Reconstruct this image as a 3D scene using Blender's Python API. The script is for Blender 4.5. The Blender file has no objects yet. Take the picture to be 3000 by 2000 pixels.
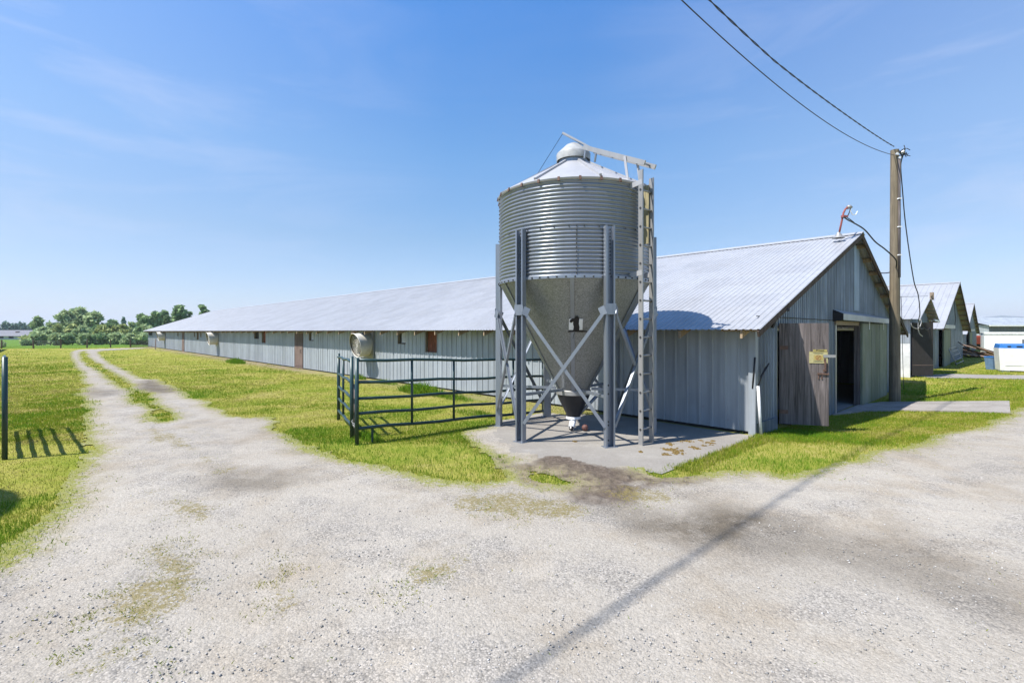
import bpy, math, random
import numpy as np
from mathutils import Vector, Matrix
rng = np.random.default_rng(7); random.seed(7)
R = math.radians
SC = bpy.context.scene
COL = SC.collection

# ------------------------------------------------------------------ camera
FPX, HOR, EYE = 1440.0, 970.0, 2.0          # focal length and horizon row in photo pixels (3000 wide), eye height
cam = bpy.data.cameras.new('camera'); camo = bpy.data.objects.new('camera', cam); COL.objects.link(camo)
camo.location = (0, 0, EYE); camo.rotation_euler = (R(90), 0, 0)
cam.sensor_width = 36; cam.lens = 36*FPX/3000; cam.shift_y = (HOR-1000)/3000
cam.clip_start = .05; cam.clip_end = 20000
SC.camera = camo
# ------------------------------------------------------------------ light
SUN_EL, SUN_PHI = R(57), R(25)               # light travels towards (cos phi, sin phi)
ldir = Vector((math.cos(SUN_PHI)*math.cos(SUN_EL), math.sin(SUN_PHI)*math.cos(SUN_EL), -math.sin(SUN_EL)))
sun = bpy.data.lights.new('sun', 'SUN'); sun.energy = 4.3; sun.angle = R(.75); sun.color = (1, .955, .89)
suno = bpy.data.objects.new('sun', sun); COL.objects.link(suno); suno.location = (-20, -10, 40)
suno.rotation_euler = ldir.to_track_quat('-Z', 'Y').to_euler()
W = bpy.data.worlds.new('World'); SC.world = W; W.use_nodes = True
wn, wl = W.node_tree.nodes, W.node_tree.links; wn.clear()
sky = wn.new('ShaderNodeTexSky'); sky.sky_type = 'NISHITA'; sky.sun_disc = False
sky.sun_elevation = SUN_EL; sky.sun_rotation = math.atan2(-math.cos(SUN_PHI), -math.sin(SUN_PHI))
sky.air_density = 1.0; sky.dust_density = .25; sky.ozone_density = 1.5; sky.altitude = 50
bg = wn.new('ShaderNodeBackground'); bg.inputs['Strength'].default_value = .085
tc = wn.new('ShaderNodeTexCoord'); mp = wn.new('ShaderNodeMapping'); mp.inputs['Scale'].default_value = (.9, 1.2, 6); mp.inputs['Rotation'].default_value = (R(8), R(14), R(20))
ns = wn.new('ShaderNodeTexNoise'); ns.inputs['Scale'].default_value = 1.6; ns.inputs['Detail'].default_value = 7; ns.inputs['Roughness'].default_value = .62; ns.inputs['Distortion'].default_value = .9
cr = wn.new('ShaderNodeValToRGB'); cr.color_ramp.elements[0].position = .5; cr.color_ramp.elements[0].color = (0, 0, 0, 1); cr.color_ramp.elements[1].position = .86; cr.color_ramp.elements[1].color = (.42, .42, .42, 1)
mx = wn.new('ShaderNodeMixRGB'); mx.inputs['Color2'].default_value = (4.6, 5.0, 6.4, 1)
wo = wn.new('ShaderNodeOutputWorld')
wl.new(tc.outputs['Generated'], mp.inputs['Vector']); wl.new(mp.outputs[0], ns.inputs['Vector']); wl.new(ns.outputs['Fac'], cr.inputs[0])
tint = wn.new('ShaderNodeMixRGB'); tint.blend_type = 'MULTIPLY'; tint.inputs['Fac'].default_value = 1; sep = wn.new('ShaderNodeSeparateXYZ'); wl.new(tc.outputs['Generated'], sep.inputs[0])
tr = wn.new('ShaderNodeValToRGB'); wl.new(sep.outputs['Z'], tr.inputs[0]); te = tr.color_ramp.elements
te[1].position = 1.
for p_, c_ in ((.0, (.72, .74, .95)), (.18, (.66, .82, .95)), (.33, (.60, .97, 1.20)), (.55, (.38, .98, 1.50))):
    q_ = te[0] if p_ == 0 else te.new(p_); q_.position = p_; q_.color = (*c_, 1)
te[len(te)-1].color = (.38, .98, 1.50, 1)
wl.new(tr.outputs[0], tint.inputs['Color2'])
wl.new(sky.outputs[0], tint.inputs['Color1'])
ab = wn.new('ShaderNodeMath'); ab.operation = 'ABSOLUTE'; wl.new(sep.outputs['X'], ab.inputs[0])
mr = wn.new('ShaderNodeMapRange'); wl.new(ab.outputs[0], mr.inputs[0]); mr.inputs[1].default_value = .12; mr.inputs[2].default_value = .72; mr.inputs[3].default_value = .12; mr.inputs[4].default_value = 1.15
ad = wn.new('ShaderNodeMath'); ad.operation = 'ADD'; wl.new(cr.outputs[0], ad.inputs[0]); ad.inputs[1].default_value = .20
mu = wn.new('ShaderNodeMath'); mu.operation = 'MULTIPLY'; wl.new(ad.outputs[0], mu.inputs[0]); wl.new(mr.outputs[0], mu.inputs[1])
wl.new(mu.outputs[0], mx.inputs['Fac']); wl.new(tint.outputs[0], mx.inputs['Color1']); wl.new(mx.outputs[0], bg.inputs['Color']); wl.new(bg.outputs[0], wo.inputs[0])
SC.view_settings.view_transform = 'Standard'; SC.view_settings.look = 'None'; SC.view_settings.gamma = 1
SC.view_settings.use_curve_mapping = False; SC.view_settings.exposure = .93
SC.cycles.max_bounces = 6; SC.cycles.diffuse_bounces = 1; SC.cycles.glossy_bounces = 3; SC.cycles.transparent_max_bounces = 8

# ------------------------------------------------------------------ frames of reference
C0 = np.array([4.671, 9.474]); AX = np.array([-.68928, .7245]); BX = np.array([.7245, .68928])   # near corner of the long barn, its long axis, its gable axis
BANG = math.atan2(BX[1], BX[0])
def ts(x, y): dx, dy = x-C0[0], y-C0[1]; return dx*AX[0]+dy*AX[1], dx*BX[0]+dy*BX[1]
def st(s, t, z=0): p = C0+s*BX+t*AX; return Vector((p[0], p[1], z))
def sm(x, a, b): q = np.clip((x-a)/(b-a), 0, 1); return q*q*(3-2*q)
def zg(x, y):
    x = np.asarray(x, float); y = np.asarray(y, float); t, s = ts(x, y)
    d = np.interp(s, [0, 6, 14, 17.5, 24, 30], [0, .27, .3, 0, .1, .12]); w = sm(t, -3.6, -.5)
    r = np.hypot(x, y)
    return -d*w - 1.5*sm(r, 72, 190)
def gp(px, py):                              # where a sight line meets the ground
    Z = 2880/(py-HOR)
    for _ in range(12):
        X = (px-1500)/FPX*Z; Z = (EYE-float(zg(X, Z)))*FPX/(py-HOR)
    X = (px-1500)/FPX*Z
    return Vector((X, Z, float(zg(X, Z))))
def at(px, py, Z): return Vector(((px-1500)/FPX*Z, Z, EYE-(py-HOR)/FPX*Z))

def vnoise(x, y, seed=0):
    x = np.asarray(x, float); y = np.asarray(y, float)
    xi = np.floor(x).astype(np.int64); yi = np.floor(y).astype(np.int64); fx = x-xi; fy = y-yi
    fx = fx*fx*(3-2*fx); fy = fy*fy*(3-2*fy)
    def h(a, b):
        n = (a*374761393+b*668265263+seed*974711) & 0xffffffff
        n = ((n ^ (n >> 13))*1274126177) & 0xffffffff
        return ((n ^ (n >> 16)) & 0xffff)/65535.
    return (h(xi, yi)*(1-fx)+h(xi+1, yi)*fx)*(1-fy)+(h(xi, yi+1)*(1-fx)+h(xi+1, yi+1)*fx)*fy
def fbm(x, y, seed=0, o=4):
    v = 0; a = .5; t = 0
    for i in range(o): v = v+a*vnoise(x*2**i, y*2**i, seed+i); t += a; a *= .5
    return v/t
def sdf(poly, x, y):                          # positive inside
    P = np.array(poly, float); Q = np.roll(P, -1, 0)
    d = np.full(x.shape, 1e9); ins = np.zeros(x.shape, bool)
    for (ax, ay), (bx, by) in zip(P, Q):
        ex, ey = bx-ax, by-ay; L = ex*ex+ey*ey+1e-12
        k = np.clip(((x-ax)*ex+(y-ay)*ey)/L, 0, 1)
        d = np.minimum(d, (x-ax-k*ex)**2+(y-ay-k*ey)**2)
        c = (ay > y) != (by > y)
        xi = ax+(y-ay)/(by-ay if by != ay else 1e-12)*ex
        ins ^= c & (x < xi)
    d = np.sqrt(d); return np.where(ins, d, -d)

# ------------------------------------------------------------------ materials
def mat(name): m = bpy.data.materials.new(name); m.use_nodes = True; return m
class NT:
    def __init__(s, name):
        s.m = mat(name); s.t = s.m.node_tree; s.n = s.t.nodes; s.l = s.t.links
        s.b = s.n['Principled BSDF']; s.out = s.n['Material Output']; s._pos = None
    def node(s, ty, **kw):
        n = s.n.new(ty)
        for k, v in kw.items():
            if k in n.inputs: n.inputs[k].default_value = v
            else: setattr(n, k, v)
        return n
    def link(s, a, b): s.l.new(a, b)
    def pos(s):
        if s._pos is None: s._pos = s.node('ShaderNodeNewGeometry').outputs['Position']
        return s._pos
    def obj(s): return s.node('ShaderNodeTexCoord').outputs['Object']
    def mapped(s, src, scale):
        m = s.node('ShaderNodeMapping'); m.inputs['Scale'].default_value = scale; s.link(src, m.inputs['Vector']); return m.outputs[0]
    def noise(s, scale, detail=4, rough=.55, vec=None, dist=0):
        n = s.node('ShaderNodeTexNoise', Scale=scale, Detail=detail, Roughness=rough, Distortion=dist); s.link(vec or s.pos(), n.inputs['Vector']); return n.outputs['Fac']
    def vor(s, scale, vec=None, out='Color', feature='F1', rnd=1):
        n = s.node('ShaderNodeTexVoronoi', Scale=scale, Randomness=rnd); n.feature = feature; s.link(vec or s.pos(), n.inputs['Vector']); return n.outputs[out]
    def ramp(s, f, stops):
        r = s.node('ShaderNodeValToRGB'); e = r.color_ramp.elements
        while len(e) < len(stops): e.new(.5)
        for q, (p, c) in zip(e, stops): q.position = p; q.color = (c if len(c) == 4 else (*c, 1))
        s.link(f, r.inputs[0]); return r.outputs[0]
    def mask(s, f, a, b): return s.ramp(f, [(a, (0, 0, 0)), (b, (1, 1, 1))])
    def mix(s, f, a, b, mode='MIX'):
        m = s.node('ShaderNodeMixRGB'); m.blend_type = mode
        for i, v in zip(('Fac', 'Color1', 'Color2'), (f, a, b)):
            if isinstance(v, (int, float)): m.inputs[i].default_value = v if i == 'Fac' else (v, v, v, 1)
            elif isinstance(v, tuple): m.inputs[i].default_value = (*v, 1) if len(v) == 3 else v
            else: s.link(v, m.inputs[i])
        return m.outputs[0]
    def math(s, op, a, b=0., clamp=False):
        m = s.node('ShaderNodeMath'); m.operation = op; m.use_clamp = clamp
        for i, v in enumerate((a, b)):
            if isinstance(v, (int, float)): m.inputs[i].default_value = v
            else: s.link(v, m.inputs[i])
        return m.outputs[0]
    def attr(s, name, out='Fac'): a = s.node('ShaderNodeAttribute'); a.attribute_name = name; return a.outputs[out]
    def bump(s, h, dist=.01, strength=1, prev=None):
        b = s.node('ShaderNodeBump', Distance=dist, Strength=strength); s.link(h, b.inputs['Height'])
        if prev: s.link(prev, b.inputs['Normal'])
        return b.outputs[0]
    def fin(s, col=None, rough=.6, metal=0., normal=None, spec=.5):
        b = s.b
        if col is not None:
            if isinstance(col, tuple): b.inputs['Base Color'].default_value = (*col, 1)
            else: s.link(col, b.inputs['Base Color'])
        for k, v in (('Roughness', rough), ('Metallic', metal), ('Specular IOR Level', spec)):
            if isinstance(v, (int, float)): b.inputs[k].default_value = v
            else: s.link(v, b.inputs[k])
        if normal: s.link(normal, b.inputs['Normal'])
        return s.m

def m_plain(name, c, rough=.6, metal=0., var=.18, scale=9, spec=.4):
    n = NT(name); f = n.noise(scale, 5, .6, n.obj())
    lo = tuple(x*(1-var) for x in c); hi = tuple(min(1, x*(1+var)) for x in c)
    return n.fin(n.ramp(f, [(.3, lo), (.7, hi)]), rough, metal, n.bump(f, .003, .25), spec)
def m_metal(name, c, rough=.45, metal=.7, streak=.25, rust=0., grime=.25, spangle=.0, sheets=0.):
    n = NT(name); o = n.obj()
    st_ = n.noise(1, 5, .6, n.mapped(o, (7, 7, .35)))
    col = n.mix(n.mask(st_, .35, .75), c, tuple(x*(1-streak) for x in c))
    big = n.noise(1.3, 4, .6, o)
    col = n.mix(n.math('MULTIPLY', n.mask(big, .45, .75), grime), col, tuple(x*.62 for x in c))
    if spangle:
        v = n.vor(60, o); bw = n.node('ShaderNodeRGBToBW'); n.link(v, bw.inputs[0])
        fine = n.noise(70, 2, .5, o)
        sp = n.math('ADD', n.math('MULTIPLY', bw.outputs[0], .6), n.math('MULTIPLY', fine, .6))
        col = n.mix(spangle, col, n.ramp(sp, [(.25, tuple(x*.5 for x in c)), (.85, tuple(min(1, x*1.35) for x in c))]))
    if rust:
        ru = n.noise(3.2, 6, .7, o); col = n.mix(n.math('MULTIPLY', n.mask(ru, .63, .72), rust), col, (.2, .075, .03))
    sp3 = n.node('ShaderNodeSeparateXYZ'); n.link(o, sp3.inputs[0])
    fl = n.math('ADD', n.math('FLOOR', n.math('MULTIPLY', sp3.outputs[0], 1.19)), n.math('MULTIPLY', n.math('FLOOR', n.math('MULTIPLY', sp3.outputs[1], 1.19)), 7.31))
    wnz = n.node('ShaderNodeTexWhiteNoise'); wnz.noise_dimensions = '1D'; n.link(fl, wnz.inputs['W'])
    if sheets: col = n.mix(1., col, n.ramp(wnz.outputs['Value'], [(0., (1-sheets,)*3), (1., (1+sheets*.5,)*3)]), 'MULTIPLY')
    dents = n.noise(2.6, 2, .5, o)
    return n.fin(col, n.ramp(big, [(.3, (rough-.08,)*3), (.8, (min(1, rough+.14),)*3)]), metal, n.bump(dents, .02, .35), .5)
def m_wood(name, c, grain=(14, 14, .8), var=.45, rough=.85, moss=None):
    n = NT(name); o = n.obj()
    g = n.noise(2, 6, .65, n.mapped(o, grain), 1.0); b = n.noise(1.6, 3, .5, o)
    col = n.ramp(g, [(.28, tuple(x*(1-var) for x in c)), (.72, tuple(min(1, x*(1+var)) for x in c))])
    col = n.mix(n.math('MULTIPLY', n.mask(b, .4, .7), .45), col, tuple(x*.55 for x in c))
    if moss: col = n.mix(n.mask(n.noise(1.1, 4, .6, n.mapped(o, (2, 2, .5))), .38, .66), col, moss)
    return n.fin(col, rough, 0, n.bump(g, .006, .5), .2)

M = {}
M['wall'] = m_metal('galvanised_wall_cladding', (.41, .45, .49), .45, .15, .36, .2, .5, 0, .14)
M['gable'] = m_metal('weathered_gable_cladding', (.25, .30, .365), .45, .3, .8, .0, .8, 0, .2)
M['roof'] = m_metal('galvanised_roofing', (.415, .42, .43), .42, .15, .16, .06, .35, 0, .08)
M['cyl'] = m_metal('galvanised_bin_sheet', (.27, .295, .33), .32, .6, .12, .0, .15, .12)
M['hopper'] = m_metal('spangled_hopper_sheet', (.26, .265, .26), .48, .4, .12, .0, .2, .75)
M['leg'] = m_metal('galvanised_leg_steel', (.30, .33, .375), .42, .65, .2, .1, .2)
M['alu'] = m_metal('weathered_aluminium', (.36, .355, .345), .4, .4, .2, .0, .2)
M['binroof'] = m_metal('bin_roof_sheet', (.40, .40, .41), .45, .2, .08, .0, .12)
M['white'] = m_plain('white_paint', (.8, .8, .78), .45)
M['wpvc'] = m_plain('white_plastic', (.75, .76, .77), .4)
M['black'] = m_plain('black_rubber', (.02, .02, .022), .5)
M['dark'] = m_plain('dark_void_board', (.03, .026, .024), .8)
M['rustm'] = m_plain('rusty_steel', (.13, .075, .055), .75, 0, .4, 14)
M['bolt'] = m_plain('dark_bolt_steel', (.06, .06, .062), .5, .5)
M['wood'] = m_wood('weathered_timber', (.30, .24, .18))
M['woodraft'] = m_wood('rafter_timber', (.36, .27, .18), (3, 3, 3))
M['woodpole'] = m_wood('weathered_pole_timber', (.185, .152, .105), (9, 9, .35), .5)
M['doorwood'] = m_wood('grey_plywood_door', (.14, .12, .115), (9, 9, .35), .8)
M['browndoor'] = m_wood('brown_plank_door', (.17, .125, .105), (10, 10, .5), .45)
M['greendoor'] = m_wood('algae_green_panel', (.24, .255, .20), (6, 6, .5), .35, .8, (.17, .19, .12))
M['redpanel'] = m_wood('red_brown_hatch_board', (.2, .075, .045), (9, 9, 2), .6)
M['gate'] = m_metal('dark_green_gate_paint', (.018, .05, .05), .35, .1, .3, .35, .2)
M['concrete_in'] = m_plain('barn_floor_concrete', (.2, .2, .19), .85)
M['moss'] = m_plain('brown_moss', (.13, .085, .022), .95, 0, .6, 40)
M['yellow'] = m_plain('faded_yellow_sign', (.43, .385, .19), .5, 0, .12, 20)
M['ink'] = m_plain('sign_ink', (.03, .03, .02), .6)
M['signred'] = m_plain('sign_red_ink', (.30, .13, .05), .6)
M['blue'] = m_plain('blue_plastic', (.03, .15, .42), .35, 0, .15)
M['tub'] = m_plain('scuffed_white_tub', (.76, .75, .71), .5, 0, .12, 4)
M['fanwhite'] = m_plain('stained_white_fibreglass', (.70, .67, .58), .45, 0, .2, 3)
M['redpaint'] = m_plain('red_machine_paint', (.42, .055, .03), .45, 0, .3)
M['redpipe'] = m_plain('red_primed_pipe', (.26, .07, .06), .6, 0, .3)
M['greyroof'] = m_plain('grey_roof_shingles', (.16, .16, .18), .8, 0, .25, 3)
M['ball'] = m_plain('rusty_ball', (.12, .055, .045), .6, 0, .4, 30)
M['paint_black'] = m_plain('black_spray_paint', (.012, .01, .01), .5)
M['boot'] = m_plain('black_boot_plastic', (.025, .026, .03), .35)
M['debris'] = m_wood('broken_boards', (.30, .20, .15), (4, 4, 4), .6)
M['debris2'] = m_wood('dark_broken_boards', (.09, .065, .05), (4, 4, 4), .6)

def m_grass():
    n = NT('grass_blades'); rnd = n.attr('rnd'); lush = n.attr('lush')
    a = n.noise(.55, 4, .6); b = n.noise(3.1, 3, .6)
    dry = n.math('SUBTRACT', n.math('ADD', n.math('MULTIPLY', a, .95), n.math('MULTIPLY', b, .62)), .225)
    dry = n.math('ADD', dry, n.math('MULTIPLY', rnd, .26))
    dry = n.math('SUBTRACT', n.math('SUBTRACT', dry, .035), n.math('MULTIPLY', lush, .40))
    col = n.ramp(dry, [(.28, (.14, .27, .022)), (.46, (.20, .28, .024)), (.62, (.30, .315, .045)), (.80, (.43, .37, .13))])
    d = n.node('ShaderNodeBsdfDiffuse'); tr = n.node('ShaderNodeBsdfTranslucent'); mxs = n.node('ShaderNodeMixShader'); mxs.inputs[0].default_value = .35
    n.link(col, d.inputs[0]); n.link(col, tr.inputs[0]); n.link(d.outputs[0], mxs.inputs[1]); n.link(tr.outputs[0], mxs.inputs[2]); n.link(mxs.outputs[0], n.out.inputs[0])
    return n.m
M['grass'] = m_grass()
def m_leaf(name, lo, hi):
    n = NT(name); rnd = n.attr('rnd')
    col = n.ramp(rnd, [(.0, lo), (1., hi)])
    d = n.node('ShaderNodeBsdfDiffuse'); tr = n.node('ShaderNodeBsdfTranslucent'); mxs = n.node('ShaderNodeMixShader'); mxs.inputs[0].default_value = .3
    n.link(col, d.inputs[0]); n.link(col, tr.inputs[0]); n.link(d.outputs[0], mxs.inputs[1]); n.link(tr.outputs[0], mxs.inputs[2]); n.link(mxs.outputs[0], n.out.inputs[0])
    return n.m
M['leaf_a'] = m_leaf('willow_leaves', (.27, .36, .16), (.56, .66, .36))
M['leaf_b'] = m_leaf('dark_leaves', (.15, .25, .12), (.38, .50, .24))
M['leaf_c'] = m_leaf('blue_green_needles', (.18, .27, .23), (.36, .47, .38))
M['leaf_d'] = m_leaf('yellow_green_leaves', (.30, .36, .13), (.58, .62, .28))
M['bark'] = m_wood('bark', (.13, .1, .075), (6, 6, 1), .5)

def m_ground():
    n = NT('grass_ground'); f = n.attr('field')
    a = n.noise(.55, 4, .6); b = n.noise(3.1, 3, .6); c = n.noise(26, 4, .7)
    dry = n.math('ADD', n.math('MULTIPLY', a, .75), n.math('MULTIPLY', b, .35))
    dry = n.math('ADD', dry, n.math('MULTIPLY', c, .28))
    col = n.ramp(dry, [(.40, (.13, .19, .02)), (.60, (.22, .25, .036)), (.74, (.31, .295, .065)), (.92, (.39, .33, .125))])
    fld = n.ramp(n.noise(.22, 4, .6), [(.3, (.085, .17, .018)), (.7, (.12, .21, .03))])
    col = n.mix(f, col, fld)
    soil = n.attr('soil'); col = n.mix(n.math('MULTIPLY', soil, n.mask(n.noise(1.8, 5, .65), .22, .5)), col, n.ramp(c, [(.3, (.15, .115, .08)), (.7, (.31, .25, .185))]))
    return n.fin(col, .95, 0, n.bump(c, .05, .8), .05)
M['ground'] = m_ground()
def m_gravel():
    n = NT('gravel'); p = n.pos()
    dirt, dark, weed, edge = n.attr('dirt'), n.attr('dark'), n.attr('weed'), n.attr('edge')
    v1 = n.node('ShaderNodeTexVoronoi', Scale=74.); n.link(p, v1.inputs['Vector'])
    v2 = n.node('ShaderNodeTexVoronoi', Scale=34.); n.link(p, v2.inputs['Vector'])
    bw1 = n.node('ShaderNodeSeparateColor'); n.link(v1.outputs['Color'], bw1.inputs[0])
    bw2 = n.node('ShaderNodeSeparateColor'); n.link(v2.outputs['Color'], bw2.inputs[0])
    stone = n.ramp(bw1.outputs[0], [(0., (.20, .195, .185)), (.22, (.30, .29, .27)), (.7, (.375, .36, .335)), (1., (.50, .48, .45))])
    stone2 = n.ramp(bw2.outputs[0], [(0., (.19, .19, .185)), (.3, (.31, .30, .28)), (1., (.47, .45, .42))])
    big = n.noise(.9, 6, .65); mid = n.noise(5, 5, .65); fine = n.noise(150, 3, .65); huge = n.noise(.25, 3, .5); track = n.attr('track')
    sand = n.ramp(n.math('ADD', n.math('MULTIPLY', fine, .7), n.math('MULTIPLY', n.noise(31, 5, .7), .35)), [(.34, (.20, .183, .155)), (.52, (.385, .365, .325)), (.70, (.50, .475, .43))])
    col = n.mix(n.math('MULTIPLY', n.mask(mid, .44, .62), .55), stone, stone2)
    sm_ = n.math('ADD', n.mask(n.noise(1.9, 6, .72), .42, .58), n.math('MULTIPLY', track, .9), True)
    col = n.mix(n.math('MULTIPLY', sm_, .62), col, sand)
    col = n.mix(n.math('MULTIPLY', n.mask(big, .48, .68), .65), col, n.mix(1., col, (.80, .73, .63), 'MULTIPLY'))
    col = n.mix(n.mask(huge, .35, .7), col, n.mix(1., col, (.84, .83, .82), 'MULTIPLY'))
    col = n.mix(n.math('MULTIPLY', n.mask(n.noise(.8, 4, .6, n.mapped(p, (1.3, 1.3, 1)), 1.2), .55, .7), .5), col, n.mix(1., col, (1.16, 1.15, 1.14), 'MULTIPLY'))
    gr = n.noise(62, 3, .8); col = n.mix(n.math('MULTIPLY', n.mask(gr, .57, .66), .5), col, (.135, .128, .115)); col = n.mix(n.math('MULTIPLY', n.mask(n.noise(55, 3, .8), .60, .68), .5), col, (.60, .58, .54))
    col = n.mix(1., col, (.985, .945, .89), 'MULTIPLY')
    gap = n.mask(v1.outputs['Distance'], .42, .85); col = n.mix(n.math('MULTIPLY', n.math('MULTIPLY', gap, .6), n.math('SUBTRACT', 1., n.math('MULTIPLY', sm_, .8))), col, (.12, .11, .095))
    speck = n.mask(n.noise(41, 4, .75), .64, .70); col = n.mix(n.math('MULTIPLY', speck, .55), col, (.11, .105, .10))
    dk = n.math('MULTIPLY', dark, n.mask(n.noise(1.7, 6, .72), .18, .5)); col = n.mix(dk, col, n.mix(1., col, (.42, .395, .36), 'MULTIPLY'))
    soilc = n.ramp(n.noise(17, 6, .75), [(.25, (.055, .042, .033)), (.55, (.12, .095, .075)), (.8, (.24, .20, .165))])
    ds = n.math('MULTIPLY', dirt, n.mask(n.noise(3.5, 5, .7), .12, .40)); col = n.mix(ds, col, soilc)
    wv = n.math('ADD', n.math('MULTIPLY', n.noise(5, 5, .75), .34), n.math('MULTIPLY', n.noise(30, 5, .85), .66))
    wth = n.math('SUBTRACT', .66, n.math('MULTIPLY', weed, .205)); wm = n.math('MULTIPLY', n.math('SUBTRACT', wv, wth), 22., True)
    wm = n.math('MULTIPLY', wm, n.math('MULTIPLY', weed, 1.6, True))
    col = n.mix(n.math('MULTIPLY', wm, .78), col, n.ramp(fine, [(.3, (.105, .09, .03)), (.7, (.25, .20, .07))]))
    em = n.math('MULTIPLY', edge, n.mask(n.noise(6, 5, .7), .35, .6)); col = n.mix(em, col, n.ramp(fine, [(.3, (.19, .16, .10)), (.7, (.33, .29, .18))]))
    e2 = n.math('MULTIPLY', n.math('SUBTRACT', n.math('ADD', n.noise(24, 5, .8), n.math('MULTIPLY', edge, .40)), .775), 14., True)
    col = n.mix(n.math('MULTIPLY', n.math('MULTIPLY', e2, n.math('SUBTRACT', 1., dirt, True)), .85), col, n.ramp(fine, [(.3, (.13, .155, .025)), (.7, (.27, .265, .06))]))
    h = n.math('ADD', n.math('MULTIPLY', v1.outputs['Distance'], -.45), n.math('MULTIPLY', mid, .9))
    h = n.math('ADD', h, n.math('MULTIPLY', v2.outputs['Distance'], -.5))
    return n.fin(col, .95, 0, n.bump(h, .009, 1.), .1)
M['gravel'] = m_gravel()
def m_conc(name, c=(.255, .235, .20)):
    n = NT(name); a = n.noise(1.3, 6, .65); b = n.noise(9, 6, .7); d = n.noise(90, 3, .6)
    col = n.ramp(a, [(.3, tuple(x*.72 for x in c)), (.7, tuple(x*1.2 for x in c))])
    col = n.mix(n.math('MULTIPLY', n.mask(b, .46, .66), .7), col, (.20, .18, .135))
    col = n.mix(n.math('MULTIPLY', n.mask(n.noise(1.9, 5, .7), .57, .70), .5), col, (.43, .42, .39)); col = n.mix(n.math('MULTIPLY', n.mask(n.noise(.75, 6, .7), .38, .58), .8), col, (.165, .145, .115))
    col = n.mix(.35, col, n.ramp(d, [(.3, (.18, .17, .16)), (.7, (.5, .48, .46))]))
    return n.fin(col, .9, 0, n.bump(n.math('ADD', b, n.math('MULTIPLY', d, .4)), .008, .6), .15)
M['conc'] = m_conc('stained_concrete'); M['conc2'] = m_conc('weathered_path_concrete', (.34, .31, .28))
def m_stone():
    n = NT('loose_stones'); return n.fin(n.ramp(n.attr('rnd'), [(0, (.17, .165, .155)), (.2, (.30, .29, .27)), (.8, (.42, .40, .375)), (1, (.54, .52, .49))]), .9, 0, None, .15)
M['stone'] = m_stone()

# ------------------------------------------------------------------ mesh helpers
class MB:
    def __init__(s): s.v = []; s.f = []; s.sm = False
    def quad(s, a, b, c, d): i = len(s.v); s.v += [tuple(a), tuple(b), tuple(c), tuple(d)]; s.f.append((i, i+1, i+2, i+3))
    def poly(s, pts): i = len(s.v); s.v += [tuple(p) for p in pts]; s.f.append(tuple(range(i, i+len(pts))))
    def box(s, lo, hi):
        x0, y0, z0 = lo; x1, y1, z1 = hi; i = len(s.v)
        s.v += [(x0, y0, z0), (x1, y0, z0), (x1, y1, z0), (x0, y1, z0), (x0, y0, z1), (x1, y0, z1), (x1, y1, z1), (x0, y1, z1)]
        s.f += [tuple(i+k for k in q) for q in ((0, 3, 2, 1), (4, 5, 6, 7), (0, 1, 5, 4), (1, 2, 6, 5), (2, 3, 7, 6), (3, 0, 4, 7))]
    def bar(s, p, q, w, h, up=(0, 0, 1)):          # rectangular bar from p to q
        p, q = Vector(p), Vector(q); d = (q-p).normalized(); up = Vector(up)
        x = d.cross(up)
        if x.length < 1e-4: x = d.cross(Vector((1, 0, 0)))
        x.normalize(); y = x.cross(d).normalized(); i = len(s.v)
        for o in (p, q):
            for a, b in ((-1, -1), (1, -1), (1, 1), (-1, 1)): s.v.append(tuple(o+x*a*w/2+y*b*h/2))
        s.f += [tuple(i+k for k in f) for f in ((0, 1, 2, 3), (7, 6, 5, 4), (0, 4, 5, 1), (1, 5, 6, 2), (2, 6, 7, 3), (3, 7, 4, 0))]
    def tube(s, pts, r, n=8, cap=True):
        pts = [Vector(p) for p in pts]; rs = r if isinstance(r, (list, tuple)) else [r]*len(pts); i0 = len(s.v); nx = None
        for k, p in enumerate(pts):
            d = (pts[min(k+1, len(pts)-1)]-pts[max(k-1, 0)]).normalized()
            if nx is None:
                nx = d.cross(Vector((0, 0, 1)))
                if nx.length < 1e-3: nx = d.cross(Vector((1, 0, 0)))
            nx = (nx-d*nx.dot(d)).normalized(); ny = d.cross(nx)
            for j in range(n): a = 2*math.pi*j/n; s.v.append(tuple(p+(nx*math.cos(a)+ny*math.sin(a))*rs[k]))
        for k in range(len(pts)-1):
            for j in range(n): a = i0+k*n+j; b = i0+k*n+(j+1) % n; s.f.append((a, b, b+n, a+n))
        if cap: s.f.append(tuple(i0+j for j in range(n))[::-1]); s.f.append(tuple(i0+(len(pts)-1)*n+j for j in range(n)))
    def lathe(s, prof, n=64, a0=0, c=(0, 0)):
        i0 = len(s.v)
        for r, z in prof:
            for j in range(n): a = a0+2*math.pi*j/n; s.v.append((c[0]+r*math.cos(a), c[1]+r*math.sin(a), z))
        for k in range(len(prof)-1):
            for j in range(n): a = i0+k*n+j; b = i0+k*n+(j+1) % n; s.f.append((a, b, b+n, a+n))
    def build(s, name, m, parent=None, smooth=False, loc=None, auto=None, bevel=0):
        me = bpy.data.meshes.new(name); me.from_pydata(s.v, [], s.f); me.update()
        if smooth:
            me.polygons.foreach_set('use_smooth', [True]*len(me.polygons))
        me.materials.append(m); o = bpy.data.objects.new(name, me); COL.objects.link(o)
        if auto: me.set_sharp_from_angle(angle=R(auto))
        if parent: o.parent = parent
        if loc is not None: o.location = loc
        if bevel:
            b = o.modifiers.new('bevel', 'BEVEL'); b.width = bevel; b.segments = 2; b.limit_method = 'ANGLE'
        return o
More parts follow.
